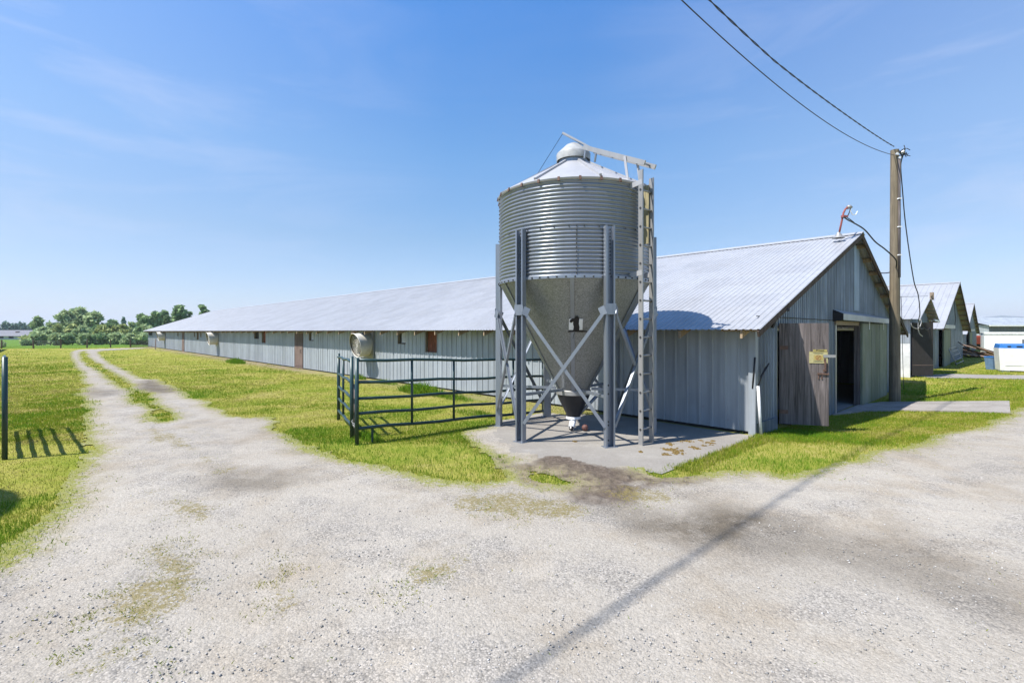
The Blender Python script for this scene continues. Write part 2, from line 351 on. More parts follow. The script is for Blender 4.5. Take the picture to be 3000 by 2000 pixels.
def np_mesh(name, V, F, m, parent=None, attrs=None, smooth=False):
    V = np.asarray(V, np.float32); F = np.asarray(F, np.int32); k = F.shape[1]
    me = bpy.data.meshes.new(name); me.vertices.add(len(V)); me.vertices.foreach_set('co', V.ravel())
    me.loops.add(F.size); me.loops.foreach_set('vertex_index', F.ravel())
    me.polygons.add(len(F)); me.polygons.foreach_set('loop_start', np.arange(0, F.size, k, dtype=np.int32))
    try: me.polygons.foreach_set('loop_total', np.full(len(F), k, np.int32))
    except Exception: pass
    if smooth: me.polygons.foreach_set('use_smooth', np.ones(len(F), bool))
    for an, arr in (attrs or {}).items(): me.attributes.new(an, 'FLOAT', 'POINT').data.foreach_set('value', np.asarray(arr, np.float32))
    me.update(calc_edges=True); me.materials.append(m)
    o = bpy.data.objects.new(name, me); COL.objects.link(o)
    if parent: o.parent = parent
    return o
def tag(o, label=None, cat=None, group=None, kind=None):
    if label: o['label'] = label
    if cat: o['category'] = cat
    if group: o['group'] = group
    if kind: o['kind'] = kind
    return o
def thing(name, label, cat, loc, rz=0, group=None):
    o = bpy.data.objects.new(name, None); COL.objects.link(o); o.location = loc; o.rotation_euler = (0, 0, rz); o.empty_display_size = .3
    return tag(o, label, cat, group)
def copy_tree(o, parent=None):
    c = o.copy(); COL.objects.link(c)
    if parent: c.parent = parent
    for ch in list(o.children): copy_tree(ch, c)
    return c
def text_mesh(body, size, depth, name, m, parent, mtx, align='CENTER'):
    cu = bpy.data.curves.new(name, 'FONT'); cu.body = body; cu.size = size; cu.extrude = depth; cu.align_x = align; cu.align_y = 'CENTER'
    tmp = bpy.data.objects.new('tmp', cu); COL.objects.link(tmp)
    dg = bpy.context.evaluated_depsgraph_get(); me = bpy.data.meshes.new_from_object(tmp.evaluated_get(dg))
    bpy.data.objects.remove(tmp); bpy.data.curves.remove(cu)
    me.materials.clear(); me.materials.append(m); me.name = name
    o = bpy.data.objects.new(name, me); COL.objects.link(o); o.parent = parent; o.matrix_local = mtx
    return o
# ribbed steel sheet standing on the line origin + u*du, ribs pushed along nrm
def rib_breaks(L, pitch, ribw, d, start=0.):
    out = [(0., 0.)]; c = start
    while c < L+ribw:
        for o, h in ((-ribw/2-.012, 0), (-ribw/2, d), (ribw/2, d), (ribw/2+.012, 0)):
            u = c+o
            if 1e-3 < u < L-1e-3: out.append((u, h))
        c += pitch
    out.append((L, 0.)); return out
def insert_breaks(bk, us):
    for u in us:
        for k in range(len(bk)-1):
            if bk[k][0]+1e-4 < u < bk[k+1][0]-1e-4:
                q = (u-bk[k][0])/(bk[k+1][0]-bk[k][0]); bk.insert(k+1, (u, bk[k][1]*(1-q)+bk[k+1][1]*q)); break
    return bk
def rib_wall(mb, org, du, nrm, L, zb, zt, pitch, ribw, d, openings=(), extra=(), start=.02):
    bk = insert_breaks(rib_breaks(L, pitch, ribw, d, start), [u for o in openings for u in o[:2]]+list(extra))
    org, du, nrm = Vector(org), Vector(du), Vector(nrm)
    for (u0, h0), (u1, h1) in zip(bk, bk[1:]):
        um = (u0+u1)/2; segs = [(zb, None)]; cuts = sorted([(o[2], o[3]) for o in openings if o[0] < um < o[1]])
        lo = zb; iv = []
        for c0, c1 in cuts:
            if c0 > lo: iv.append((lo, c0))
            lo = c1
        iv.append((lo, None))
        for a, b in iv:
            p0 = org+du*u0+nrm*h0; p1 = org+du*u1+nrm*h1
            t0 = zt(u0) if b is None else b; t1 = zt(u1) if b is None else b
            mb.quad((p0.x, p0.y, a), (p1.x, p1.y, a), (p1.x, p1.y, t1), (p0.x, p0.y, t0))

# ------------------------------------------------------------------ ground masks (photo pixels -> ground plan)
def plan(pts, ox=0, oy=0, k=1.):
    return [tuple(gp(ox+x/k, oy+y/k)[:2]) for x, y in pts]
A = plan([(0, 1633), (102, 1543), (166, 1441), (215, 1380), (262, 1333)])+plan([(290, 740), (290, 640), (270, 520), (195, 465), (260, 400), (265, 310), (210, 240), (180, 190), (150, 130), (150, 90), (225, 70), (400, 64), (830, 52), (830, 62), (430, 84),
    (430, 110), (500, 170), (590, 220), (700, 270), (790, 320), (950, 330), (1110, 400), (1200, 460), (1350, 530), (1480, 590), (1620, 640), (1740, 650), (1860, 640), (1950, 690), (1920, 740), (2050, 820), (2200, 900), (2300, 940)], 150, 1000, 2.94)
A += plan([(1060, 1355), (1150, 1378), (1225, 1392)])
A += plan([(150, 538), (340, 548), (480, 528), (520, 500), (490, 462), (450, 425), (420, 370), (300, 300), (240, 240), (230, 200), (440, 160), (800, 90), (1300, 90), (2235, 235), (2215, 262), (2100, 290), (1900, 360), (1750, 400), (1600, 440), (1550, 480), (1600, 512), (1750, 505), (1880, 490), (2100, 475), (2352, 465)], 1250, 1180, 2.352)
A += plan([(480, 505), (700, 480), (880, 410), (1100, 380), (1300, 295), (1500, 275), (1600, 215), (1742, 160)], 2000, 1100, 1.742)
POLY_YARD = A+[(32, 15), (45, -5), (30, -30), (-4, -30), (-4.2, 2)]
POLY_MID = plan([(235, 90), (240, 150), (300, 210), (370, 240), (430, 320), (520, 370), (620, 420), (690, 440), (630, 465), (640, 530), (720, 560), (830, 590), (800, 650), (870, 690), (960, 705), (1080, 680), (1110, 640), (1060, 600), (960, 560), (950, 500), (890, 460), (760, 425), (700, 350), (610, 290), (480, 230), (400, 180), (330, 130), (300, 80)], 150, 1000, 2.94)
POLY_PATCH = [plan([(690, 540), (720, 480), (850, 490), (960, 530), (1020, 560), (900, 575), (780, 572)], 1250, 1180, 2.352), plan([(390, 505), (470, 488), (580, 520), (480, 540)], 1250, 1180, 2.352), plan([(500, 375), (540, 395), (530, 425), (500, 400)], 1250, 1180, 2.352)]
POLY_PADVIS = plan([(520, 140), (465, 235), (480, 268), (600, 312), (700, 352), (770, 388), (920, 368), (1000, 388), (1150, 408), (1300, 430), (1450, 448), (1570, 462), (1670, 440), (1770, 410), (1920, 372), (2110, 312), (2235, 276), (2240, 225), (1580, 110), (800, 85)], 1250, 1180, 2.352)
POLY_DIRT = [plan([(430, 385), (520, 380), (640, 430), (760, 470), (900, 520), (1050, 580), (1250, 590), (1480, 540), (1700, 520), (1750, 560), (1500, 620), (1330, 680), (1150, 680), (1000, 640), (900, 590), (640, 560), (560, 480), (470, 440)], 1250, 1180, 2.352), plan([(730, 375), (900, 345), (1100, 420), (1300, 450), (1450, 480), (1550, 495), (1850, 495), (1890, 530), (1600, 580), (1450, 565), (1330, 590), (1330, 640), (1200, 660), (1000, 605), (900, 575), (640, 520), (460, 440), (450, 380), (600, 420), (760, 440)], 1250, 1180, 2.352)]
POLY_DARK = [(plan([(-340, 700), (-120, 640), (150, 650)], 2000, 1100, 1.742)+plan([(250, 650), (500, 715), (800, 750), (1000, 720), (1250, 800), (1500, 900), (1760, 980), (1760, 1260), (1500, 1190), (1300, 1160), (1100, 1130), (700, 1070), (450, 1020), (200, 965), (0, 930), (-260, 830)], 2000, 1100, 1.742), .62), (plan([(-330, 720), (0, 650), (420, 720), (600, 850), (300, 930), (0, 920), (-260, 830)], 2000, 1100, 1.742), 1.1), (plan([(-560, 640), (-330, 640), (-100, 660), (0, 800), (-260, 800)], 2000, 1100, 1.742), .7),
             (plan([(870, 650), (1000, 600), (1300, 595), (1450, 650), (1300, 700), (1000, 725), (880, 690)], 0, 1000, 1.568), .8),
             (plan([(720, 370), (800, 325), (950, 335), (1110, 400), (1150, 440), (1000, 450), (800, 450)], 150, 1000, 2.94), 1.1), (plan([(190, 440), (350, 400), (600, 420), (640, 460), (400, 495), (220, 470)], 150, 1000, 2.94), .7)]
POLY_WEED = [plan(q, 0, 1000, 1.568) for q in ([(650, 700), (900, 700), (1000, 780), (900, 850), (760, 800)], [(700, 900), (1000, 900), (1080, 1050), (900, 1200), (620, 1330), (420, 1400), (380, 1300), (600, 1080)], [(1080, 880), (1180, 900), (1100, 960), (1030, 960)], [(1250, 950), (1400, 1000), (1300, 1250), (1150, 1180)], [(520, 1380), (760, 1440), (700, 1500), (500, 1470)], [(150, 1330), (260, 1480), (320, 1540), (150, 1540)])]
POLY_WEED += [plan(q, 150, 1000, 2.94) for q in ([(830, 740), (1000, 820), (1300, 900), (1560, 1140), (1400, 1170), (1150, 960), (900, 830)], [(1120, 720), (1320, 790), (1300, 820), (1130, 760)])]
POLY_WEED += [plan(q, 1000, 1200, 1.96) for q in ([(600, 480), (1000, 450), (1400, 560), (1250, 680), (900, 640), (620, 560)], [(330, 900), (700, 860), (750, 920), (500, 1080), (300, 1050)], [(1500, 480), (1960, 440), (1960, 580), (1650, 560)])]
POLY_TRACK = [plan(q, 0, 0, .784) for q in ([(195, 850), (205, 900), (215, 1000), (235, 1100), (215, 1250), (120, 1450), (20, 1580)], [(300, 860), (440, 920), (560, 1000), (625, 1100), (600, 1250), (500, 1450), (430, 1580)],
    [(640, 1090), (1000, 1180), (1500, 1270), (2000, 1310), (2380, 1330)], [(250, 1180), (800, 1350), (1400, 1450), (2000, 1490), (2380, 1510)], [(1500, 1180), (1900, 1120), (2380, 1010)], [(1400, 1580), (1750, 1330), (2380, 1110)])]
PADS = (-.12, 4.75, -4.82, -.16)               # pad rectangle: t0 t1 s0 s1
def near_pad(x, y):
    t, s = ts(x, y); return np.minimum(np.minimum(t-PADS[0], PADS[1]-t), np.minimum(s-PADS[2], PADS[3]-s))
SLAB = [st(9.3, -.1)[:2], st(12.2, -3.15)[:2]]
POLY_SLAB = [tuple(gp(x, y)[:2]) for x, y in ((2515, 1188), (2584, 1179.5), (2957, 1177), (2960, 1212), (2800, 1207), (2640, 1203), (2530, 1206), (2440, 1216))]
POLY_PATH2 = [tuple(gp(x, y)[:2]) for x, y in ((2668, 1101), (2790, 1096), (2900, 1099), (3010, 1100), (3120, 1102), (3120, 1113), (2990, 1111), (2860, 1109), (2730, 1107))]
def yard_sdf(x, y):
    r = np.hypot(x, y); n = (fbm(x*1.3, y*1.3, 3)-.5)*.8+(fbm(x*7, y*7, 9)-.5)*.5*np.clip(12/r, .2, 1)
    amp = np.clip(r/14, .45, .8)
    d = sdf(POLY_YARD, x, y)
    d = np.minimum(d, -sdf(POLY_MID, x, y)+.22)
    for p in POLY_PATCH: d = np.minimum(d, -sdf(p, x, y))
    return d+n*amp*.75
def pad_hole(x, y): return sdf(POLY_PADVIS, x, y)+(fbm(x*2.2, y*2.2, 21)-.5)*.55+(fbm(x*11, y*11, 23)-.5)*.2

# ------------------------------------------------------------------ ground sheets
def build_ground():
    rr = [.01]; r = .6
    while r < 6000: rr.append(r); r *= 1.03
    nA = 288; ang = np.linspace(0, 2*np.pi, nA, endpoint=False); rr = np.array(rr)
    X = np.outer(rr, np.cos(ang)); Y = np.outer(rr, np.sin(ang)); Z = zg(X, Y)
    V = np.stack([X, Y, Z], -1).reshape(-1, 3); i = np.arange(len(rr)-1)[:, None]*nA; j = np.arange(nA)[None]; j2 = (j+1) % nA
    F = np.stack([i+j, i+nA+j, i+nA+j2, i+j2], -1).reshape(-1, 4)
    x, y = V[:, 0], V[:, 1]; t, s = ts(x, y)
    fence = 57.5+(x+58)*.12+sm(x, -50, -40)*8
    field = ((y > fence) & (x < -5)) | (np.hypot(x, y) > 150)
    soil = np.where((t > 1) & (t < 80), np.clip(1.15-np.abs(s+.35)/1.0, 0, 1), 0)*(.55+.45*sm(t, 18, 25))
    o = np_mesh('ground', V, F, M['ground'], None, dict(field=field.astype(float), soil=soil), True); tag(o, kind='structure')
build_ground()
def build_yard():
    v = np.concatenate([np.arange(27, 60, 1.0), np.arange(60, 260, 1.8), np.arange(260, 1120, 3.0), np.geomspace(1120, 9000, 40)])
    u = np.arange(-1900, 1901, 4.)
    Zr = 2880/v; X = np.outer(Zr, u/FPX); Y = np.repeat(Zr[:, None], len(u), 1)
    d = yard_sdf(X, Y); ph = pad_hole(X, Y); tt, ss = ts(X, Y)
    inpad = near_pad(X, Y)
    slab = np.maximum(sdf(POLY_SLAB, X, Y), sdf(POLY_PATH2, X, Y))
    keep = (d > 0) & (ph < 0) & (slab < .03) & ~((ss > .03) & (tt > .0))
    cover = sm(inpad, -.1, .02)*sm(ph, -.7, -.28)*.016
    Z = zg(X, Y)+.0165+(fbm(X*2.5, Y*2.5, 33)-.5)*.016*(Y < 14)*(1-sm(ph, -1.2, -.5))
    dirt = np.zeros_like(X)
    for p in POLY_DIRT: dirt = np.maximum(dirt, sm(sdf(p, X, Y)+(fbm(X*3, Y*3, 41)-.5)*.6, -.18, .2))
    Z = Z+dirt*np.maximum(0, fbm(X*9, Y*9, 44)-.42)*.10*sm(-ph, .02, .3)*sm(d, .1, .4)
    dark = np.zeros_like(X)
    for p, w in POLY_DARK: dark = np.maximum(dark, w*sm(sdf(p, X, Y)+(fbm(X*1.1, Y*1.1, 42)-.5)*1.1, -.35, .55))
    weed = np.zeros_like(X)
    for p in POLY_WEED: weed = np.maximum(weed, sm(sdf(p, X, Y)+(fbm(X*2, Y*2, 43)-.5)*.8, -.35, .3))
    trk = np.zeros_like(X)
    for line in POLY_TRACK:
        for (ax, ay), (bx, by) in zip(line, line[1:]):
            ex, ey = bx-ax, by-ay; k_ = np.clip(((X-ax)*ex+(Y-ay)*ey)/(ex*ex+ey*ey), 0, 1); trk = np.maximum(trk, 1-sm(np.hypot(X-ax-k_*ex, Y-ay-k_*ey)+(fbm(X*1.6, Y*1.6, 47)-.5)*.35, .16, .42))
    trk = trk*(.35+.65*fbm(X*.8, Y*.8, 48)); Z = Z-trk*.004
    weed = np.maximum(weed*(1-.6*trk), .16*(Y > 2)); edge = 1-sm(d, .0, .62)
    weed = np.maximum(weed, (1-sm(d, .0, .9))*.75)
    nu = len(u); idx = np.arange(X.size).reshape(X.shape)
    k4 = keep[:-1, :-1] & keep[1:, :-1] & keep[1:, 1:] & keep[:-1, 1:]
    F = np.stack([idx[1:, :-1][k4], idx[1:, 1:][k4], idx[:-1, 1:][k4], idx[:-1, :-1][k4]], -1)
    used = np.unique(F); remap = np.full(X.size, -1); remap[used] = np.arange(len(used)); F = remap[F]
    V = np.stack([X, Y, Z], -1).reshape(-1, 3)[used]
    g = lambda a: a.ravel()[used]
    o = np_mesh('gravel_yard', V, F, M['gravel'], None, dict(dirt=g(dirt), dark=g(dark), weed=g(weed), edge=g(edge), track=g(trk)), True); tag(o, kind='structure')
    b = MB(); b.quad((-4.2, -28, .014), (30, -28, .014), (30, .3, .014), (-4.2, .3, .014)); tag(b.build('gravel_road', M['gravel']), kind='structure')
build_yard()
def slab_mesh(name, poly, m, top, thick, lab=None):
    b = MB(); P = [(x, y, float(zg(x, y))+top) for x, y in poly]; b.poly(P); n = len(P)
    for i in range(n):
        p, q = P[i], P[(i+1) % n]; b.quad((p[0], p[1], p[2]-thick), (q[0], q[1], q[2]-thick), q, p)
    return tag(b.build(name, m), kind='structure')
def build_pad():
    gt = np.arange(PADS[0], PADS[1]+.03, .045); gs = np.arange(PADS[2], PADS[3]+.03, .045); T, S = np.meshgrid(gt, gs, indexing='ij')
    X = C0[0]+S*BX[0]+T*AX[0]; Y = C0[1]+S*BX[1]+T*AX[1]; ok = pad_hole(X, Y) > -.22
    idx = np.arange(X.size).reshape(X.shape); k4 = ok[:-1, :-1] & ok[1:, :-1] & ok[1:, 1:] & ok[:-1, 1:]
    F = np.stack([idx[:-1, :-1][k4], idx[:-1, 1:][k4], idx[1:, 1:][k4], idx[1:, :-1][k4]], -1); used = np.unique(F); rm = np.full(X.size, -1); rm[used] = np.arange(len(used))
    V = np.stack([X, Y, np.full_like(X, .014)], -1).reshape(-1, 3)[used]
    o = np_mesh('concrete_pad', V, rm[F][:, ::-1], M['conc'], None, None, True); tag(o, kind='structure')
build_pad()
slab_mesh('concrete_slab', POLY_SLAB, M['conc2'], .035, .1)
slab_mesh('footpath', POLY_PATH2, M['conc2'], .02, .08)
# far hills on the right horizon
def hills():
    V = []; n = 90; rows = 6
    for k in range(rows+1):
        for i in range(n+1):
            x = 1500+i*55.; y = 2600+k*170
            hgt = (60*math.exp(-((i-14)/7.)**2)+46*math.exp(-((i-28)/8.)**2)+38+16*math.sin(i*.7))*math.sin(math.pi*k/rows)+9*float(fbm(np.array(i*.5), np.array(k*.9), 5))*math.sin(math.pi*k/rows)
            V.append((x, y, -3+max(0, hgt)))
    F = [(k*(n+1)+i, k*(n+1)+i+1, (k+1)*(n+1)+i+1, (k+1)*(n+1)+i) for k in range(rows) for i in range(n)]
    o = np_mesh('hills', V, F, m_plain('forested_hillside', (.07, .10, .09), .95, 0, .3, .02), None, None, True); tag(o, kind='structure')
hills()

# ------------------------------------------------------------------ barns
def window(parent, s_in, t0, t1, z0, z1, m, name='window', louvre=False, depth=.13):
    f = MB()                                     # reveal box set into the long wall (local: x = s, y = t)
    for lo, hi in (((0.004, t0, z0), (depth, t0+.02, z1)), ((0.004, t1-.02, z0), (depth, t1, z1)), ((0.004, t0+.02, z0), (depth, t1-.02, z0+.02)), ((0.004, t0+.02, z1-.02), (depth, t1-.02, z1))): f.box(lo, hi)
    w = f.build(name, M['wood'], parent)
    p = MB(); p.box((depth-.03, t0+.02, z0+.02), (depth-.005, t1-.02, z1-.02)); p.build('panel', m, w)
    if louvre:
        l = MB()
        for k in range(6):
            z = z0+.06+k*(z1-z0-.1)/6; l.quad((.03, t0+.05, z), (.03, t1-.22, z), (.075, t1-.22, z+.085), (.075, t0+.05, z+.085))
        l.build('louvre', M['white'], w)
    return w

def barn(label, s0, t0, z0, Wd, L, He=2.2, Hp=4.86, oe=.55, rk=.3, openings_side=(), openings_gable=(), near=True, pitch_roof=.13, far_eave_drop=0., name='poultry_barn', rafters=62, wallpitch=.27, floor=True):
    o = thing(name, label, 'barn', st(s0, t0, z0), BANG, 'long metal poultry barns' if name == 'poultry_barn' else None)
    h = Wd/2; sl = (Hp-He)/h; zr = lambda x: He+sl*(x if x < h else (Wd-x))-(far_eave_drop*x/Wd)
    zb = -.42
    w = MB(); rib_wall(w, (0, 0, 0), (0, 1, 0), (-1, 0, 0), L, .055 if near else zb, lambda u: He-.02, wallpitch, .035, .02, openings_side)
    if near:                                      # near-black strip painting the shaded gap below the cladding
        g = MB(); g.box((.03, .02, zb), (.09, L-.02, .12)); g.build('dark_gap_strip', M['dark'], o)
    w.build('side_wall', M['wall'], o)
    w = MB(); rib_wall(w, (Wd, 0, 0), (0, 1, 0), (1, 0, 0), L, zb, lambda u: zr(Wd)-.02, .27, .035, .02); w.build('side_wall', M['wall'], o)
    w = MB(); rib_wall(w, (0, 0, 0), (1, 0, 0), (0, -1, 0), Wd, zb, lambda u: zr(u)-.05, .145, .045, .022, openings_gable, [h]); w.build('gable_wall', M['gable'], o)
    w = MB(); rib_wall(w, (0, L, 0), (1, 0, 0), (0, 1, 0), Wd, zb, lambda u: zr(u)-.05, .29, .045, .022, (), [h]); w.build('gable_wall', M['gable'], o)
    if floor: b = MB(); b.quad((.1, .02, -.24), (Wd-.1, .02, -.24), (Wd-.1, L-.1, -.24), (.1, L-.1, -.24)); b.build('floor', M['concrete_in'], o)
    # roof sheets
    r = MB(); bk = rib_breaks(L+2*rk, pitch_roof, .028, .018 if pitch_roof > .2 else .0125, .03)
    zl, zp, zrr = He-sl*oe, Hp-far_eave_drop/2, He-far_eave_drop-sl*oe
    for side in (0, 1):
        x0, za = (-oe, zl) if side == 0 else (Wd+oe, zrr); sg = 1 if side == 0 else -1; nx, nz = -sl*sg, 1; q = math.hypot(nx, nz); nx /= q; nz /= q
        for (u0, h0), (u1, h1) in zip(bk, bk[1:]):
            a = (x0+nx*h0, -rk+u0, za+nz*h0+.03); b_ = (x0+nx*h1, -rk+u1, za+nz*h1+.03); c = (h+nx*h1, -rk+u1, zp+nz*h1+.03); d = (h+nx*h0, -rk+u0, zp+nz*h0+.03)
            r.quad(*((a, d, c, b_) if side == 0 else (a, b_, c, d)))
    r.build('roof', M['roof'], o)
    c = MB(); c.poly([(h-.22, -rk-.01, zp+.03-sl*.22+.03), (h, -rk-.01, zp+.075), (h, L+rk, zp+.075), (h-.22, L+rk, zp+.03-sl*.22+.03)]); c.poly([(h, -rk-.01, zp+.075), (h+.22, -rk-.01, zp+.06-sl*.22), (h+.22, L+rk, zp+.06-sl*.22), (h, L+rk, zp+.075)]); c.build('ridge_cap', M['roof'], o)
    # barge boards at the near gable
    for x0, za in ((-oe, zl), (Wd+oe, zrr)):
        b = MB(); b.bar((x0, -rk+.03, za-.05), (h+(.02 if x0 < 0 else -.02), -rk+.03, zp-.05), .04, .11); b.build('barge_board', M['debris2'], o)
    # purlins carrying the overhang
    for side in (0, 1):
        for k in range(9):
            q = (k+.3)/9.; x = (-oe+q*(h+oe)) if side == 0 else (Wd+oe-q*(h+oe)); z = (zl+q*(zp-zl)) if side == 0 else (zrr+q*(zp-zrr))
            b = MB(); b.box((x-.045, -rk+.055, z-.10), (x+.045, .5, z+.01)); b.build('purlin', M['woodraft'], o)
    # fascia strip and rafter tails along the near eave
    b = MB(); b.box((-.03, -rk+.06, He-sl*.03-.13), (-.005, L, He-.06)); b.build('eave_board', M['woodraft'], o)
    if rafters:
        b = MB(); xs, zs = -oe+.05, zl+sl*.05
        b.poly([(xs, -.022, zs-.15), (xs, -.022, zs+.0), (-.03, -.022, He-.03), (-.03, -.022, He-.17)]); b.poly([(xs, .022, zs-.15), (-.03, .022, He-.17), (-.03, .022, He-.03), (xs, .022, zs+.0)])
        b.quad((xs, .022, zs-.15), (xs, .022, zs), (xs, -.022, zs), (xs, -.022, zs-.15)); b.quad((xs, -.022, zs-.15), (-.03, -.022, He-.17), (-.03, .022, He-.17), (xs, .022, zs-.15))
        first = b.build('rafter_tail', M['woodraft'], o, loc=(0, .05, 0))
        for k in range(1, rafters):
            q = first.copy(); COL.objects.link(q); q.parent = o; q.location = (random.uniform(-.02, .02), .05+k*1.2375, random.uniform(-.015, .01)); q.rotation_euler = (0, 0, random.uniform(-.05, .05))
    return o

SIDE_WIN = [(12.62, 13.2, 1.5, 2.02, 'louv'), (10.55, 11.30, 1.24, 2.01, 'red'), (21.4, 22.02, 1.5, 2.03, 'louv'), (30.2, 31.2, 1.5, 2.03, 'dark'), (28.88, 29.62, 1.26, 2.03, 'red'), (48.4, 49.0, 1.47, 2.02, 'louv'), (47.1, 47.85, 1.25, 1.99, 'red'), (45.95, 46.5, 1.47, 1.99, 'louv'), (56.15, 56.75, 1.49, 1.99, 'dark'), (72.8, 75.8, 1.45, 1.97, 'dark')]
SIDE_DOOR = [(22.82, 23.92, -.12, 1.86), (53.2, 54.22, -.12, 1.82)]
main = barn('long low galvanised metal barn nearest the camera with fans and hatches on its sunlit side', 0, 0, 0, 14.9, 76.4,
            openings_side=[w[:4] for w in SIDE_WIN]+[d for d in SIDE_DOOR], openings_gable=[(1.2, 2.15, -.1, 2.12), (5.63, 8.12, -.5, 2.17)], far_eave_drop=.15, Hp=4.92)
for t0, t1, z0, z1, k in SIDE_WIN:
    window(main, 0, t0, t1, z0, z1, M['redpanel'] if k == 'red' else M['dark'], 'window', k == 'louv')
for t0, t1, z0, z1 in SIDE_DOOR:
    b = MB(); b.box((-.035, t0-.02, z0), (.02, t1+.02, z1+.02))
    d = tag(b.build('door', M['browndoor'], main), 'brown plank side door')
    b = MB(); b.box((-.05, t0+.02, z0+.25), (-.035, t1-.02, z0+.36)); b.build('batten', M['browndoor'], d)
    b = MB(); b.box((-.05, t0+.02, z1-.4), (-.035, t1-.02, z1-.29)); b.build('batten', M['browndoor'], d)
    b = MB(); b.tube([(-.05, t0+.12, .85), (-.09, t0+.12, .85), (-.09, t0+.12, 1.02), (-.05, t0+.12, 1.02)], .012, 6); b.build('handle', M['bolt'], d)
    b = MB(); b.box((-.03, t0-.06, z1+.02), (.03, t1+.06, z1+.09)); b.build('door_lintel', M['wood'], main)
# corner flashings, sliding door, track, swung door
b = MB(); b.box((-.035, -.033, .0), (.10, -.026, 2.15)); b.box((-.036, -.03, .0), (-.028, .10, 2.15)); b.build('corner_trim', M['wall'], main)
b = MB(); b.box((8.1, -.16, -.27), (11.85, -.10, 2.24)); sd = tag(b.build('sliding_door', M['greendoor'], main, bevel=.008), 'greenish sliding door panel')
b = MB()
for x in (8.12, 9.35, 10.6, 11.75): b.box((x, -.168, -.25), (x+.08, -.16, 2.22))
b.build('stile', M['greendoor'], sd)
for x in (9.0, 11.2): b = MB(); b.box((x, -.172, 2.05), (x+.05, -.165, 2.33)); b.build('hanger', M['white'], sd)
b = MB(); b.poly([(5.45, -.03, 2.58), (12.5, -.03, 2.5), (12.5, -.26, 2.42), (5.45, -.26, 2.47)]); b.poly([(5.45, -.26, 2.47), (12.5, -.26, 2.42), (12.5, -.26, 2.27), (5.45, -.26, 2.3)]); b.build('door_track', M['roof'], main)
b = MB(); b.poly([(5.44, -.02, 2.26), (5.44, -.26, 2.3), (5.44, -.26, 2.47), (5.44, -.02, 2.58)]); b.build('track_end', M['black'], main)
b = MB(); b.box((5.5, -.08, 2.17), (8.15, -.03, 2.28)); b.build('door_lintel', M['wood'], main)
b = MB(); b.box((5.52, -.06, -.3), (5.64, .06, 2.17)); b.build('door_post', M['alu'], main)
b = MB(); b.box((8.02, -.09, -.3), (8.14, .04, 2.17)); b.build('door_post', M['doorwood'], main)
b = MB(); b.box((.02, -.034, 2.285), (5.4, -.026, 2.30)); b.build('lap_seam', M['dark'], main)
b = MB(); rib_wall(b, (7.75, -.026, 0), (1, 0, 0), (0, -1, 0), .62, 2.62, lambda u: 4.62-(.12*u), .145, .045, .022); tag(b.build('patch_sheet', m_metal('pale_patch_sheet', (.33, .40, .47), .4, .3, .5), main), 'paler bluish cladding sheet high on the gable')
b = MB(); b.box((-.01, -.045, -.12), (1.14, -.03, .22)); b.build('kick_panel', M['gable'], main)
b = MB(); b.tube([(.95, -.33, 2.43), (.93, -.2, 2.44), (.92, -.1, 2.36), (.90, -.07, 2.2), (.80, -.06, 2.08)], .028, 8); b.build('drain_hose', M['black'], main, True)
b = MB(); b.tube([(.04, -.11, -.02), (-.005, -.07, .95)], .027, 10); b.build('pipe', M['wpvc'], main, True)
b = MB(); b.tube([(-.005, -.07, .95), (.02, -.13, 1.15), (.18, -.18, 1.33), (.3, -.16, 1.37), (.26, -.12, 1.3), (.1, -.08, 1.12)], .014, 6); b.tube([(-.03, .02, .9), (-.05, -.03, 1.5)], .018, 6); b.build('hose', M['black'], main, True)
# plywood door swung outwards
P0 = np.array([.03, -.05]); hinge = (1.17, -.06); free = ts(*at(2426, 1245, 9.97)[:2]); free = (free[1], free[0])
dv = Vector((free[0]-hinge[0], free[1]-hinge[1], 0)); dl = dv.length; dv.normalize(); dn = Vector((dv.y, -dv.x, 0))
def door_local(mb, u0, u1, o0, o1, z0, z1):
    p = [Vector((hinge[0], hinge[1], 0))+dv*u+dn*o for u, o in ((u0, o0), (u1, o0), (u1, o1), (u0, o1))]
    lo = [(q.x, q.y, z0) for q in p]; hi = [(q.x, q.y, z1) for q in p]
    mb.poly(lo[::-1]); mb.poly(hi)
    for i in range(4): mb.quad(lo[i], lo[(i+1) % 4], hi[(i+1) % 4], hi[i])
b = MB(); door_local(b, 0, dl, 0, .045, .085, 2.165); wd = tag(b.build('door', M['doorwood'], main), 'weathered grey plywood door swung open')
b = MB(); door_local(b, .0, .16, .045, .052, 1.62, 1.70); door_local(b, .0, .16, .045, .052, .30, .38); b.build('hinge', M['rustm'], wd)
b = MB(); door_local(b, dl-.1, dl+.12, .046, .062, 1.47, 1.525); b.build('latch', M['alu'], wd)
b = MB(); door_local(b, dl-.09, dl-.05, .046, .06, 1.39, 1.45); door_local(b, dl-.085, dl-.055, .07, .09, 1.20, 1.41); door_local(b, dl-.1, dl-.04, .046, .07, 1.18, 1.23); b.build('handle', M['rustm'], wd)
b = MB(); door_local(b, dl-.2, dl, .047, .068, 1.12, 1.155); door_local(b, dl-.19, dl-.175, .047, .06, 1.03, 1.12); door_local(b, dl-.13, dl-.115, .047, .06, 1.03, 1.12); b.build('bolt', M['rustm'], wd)
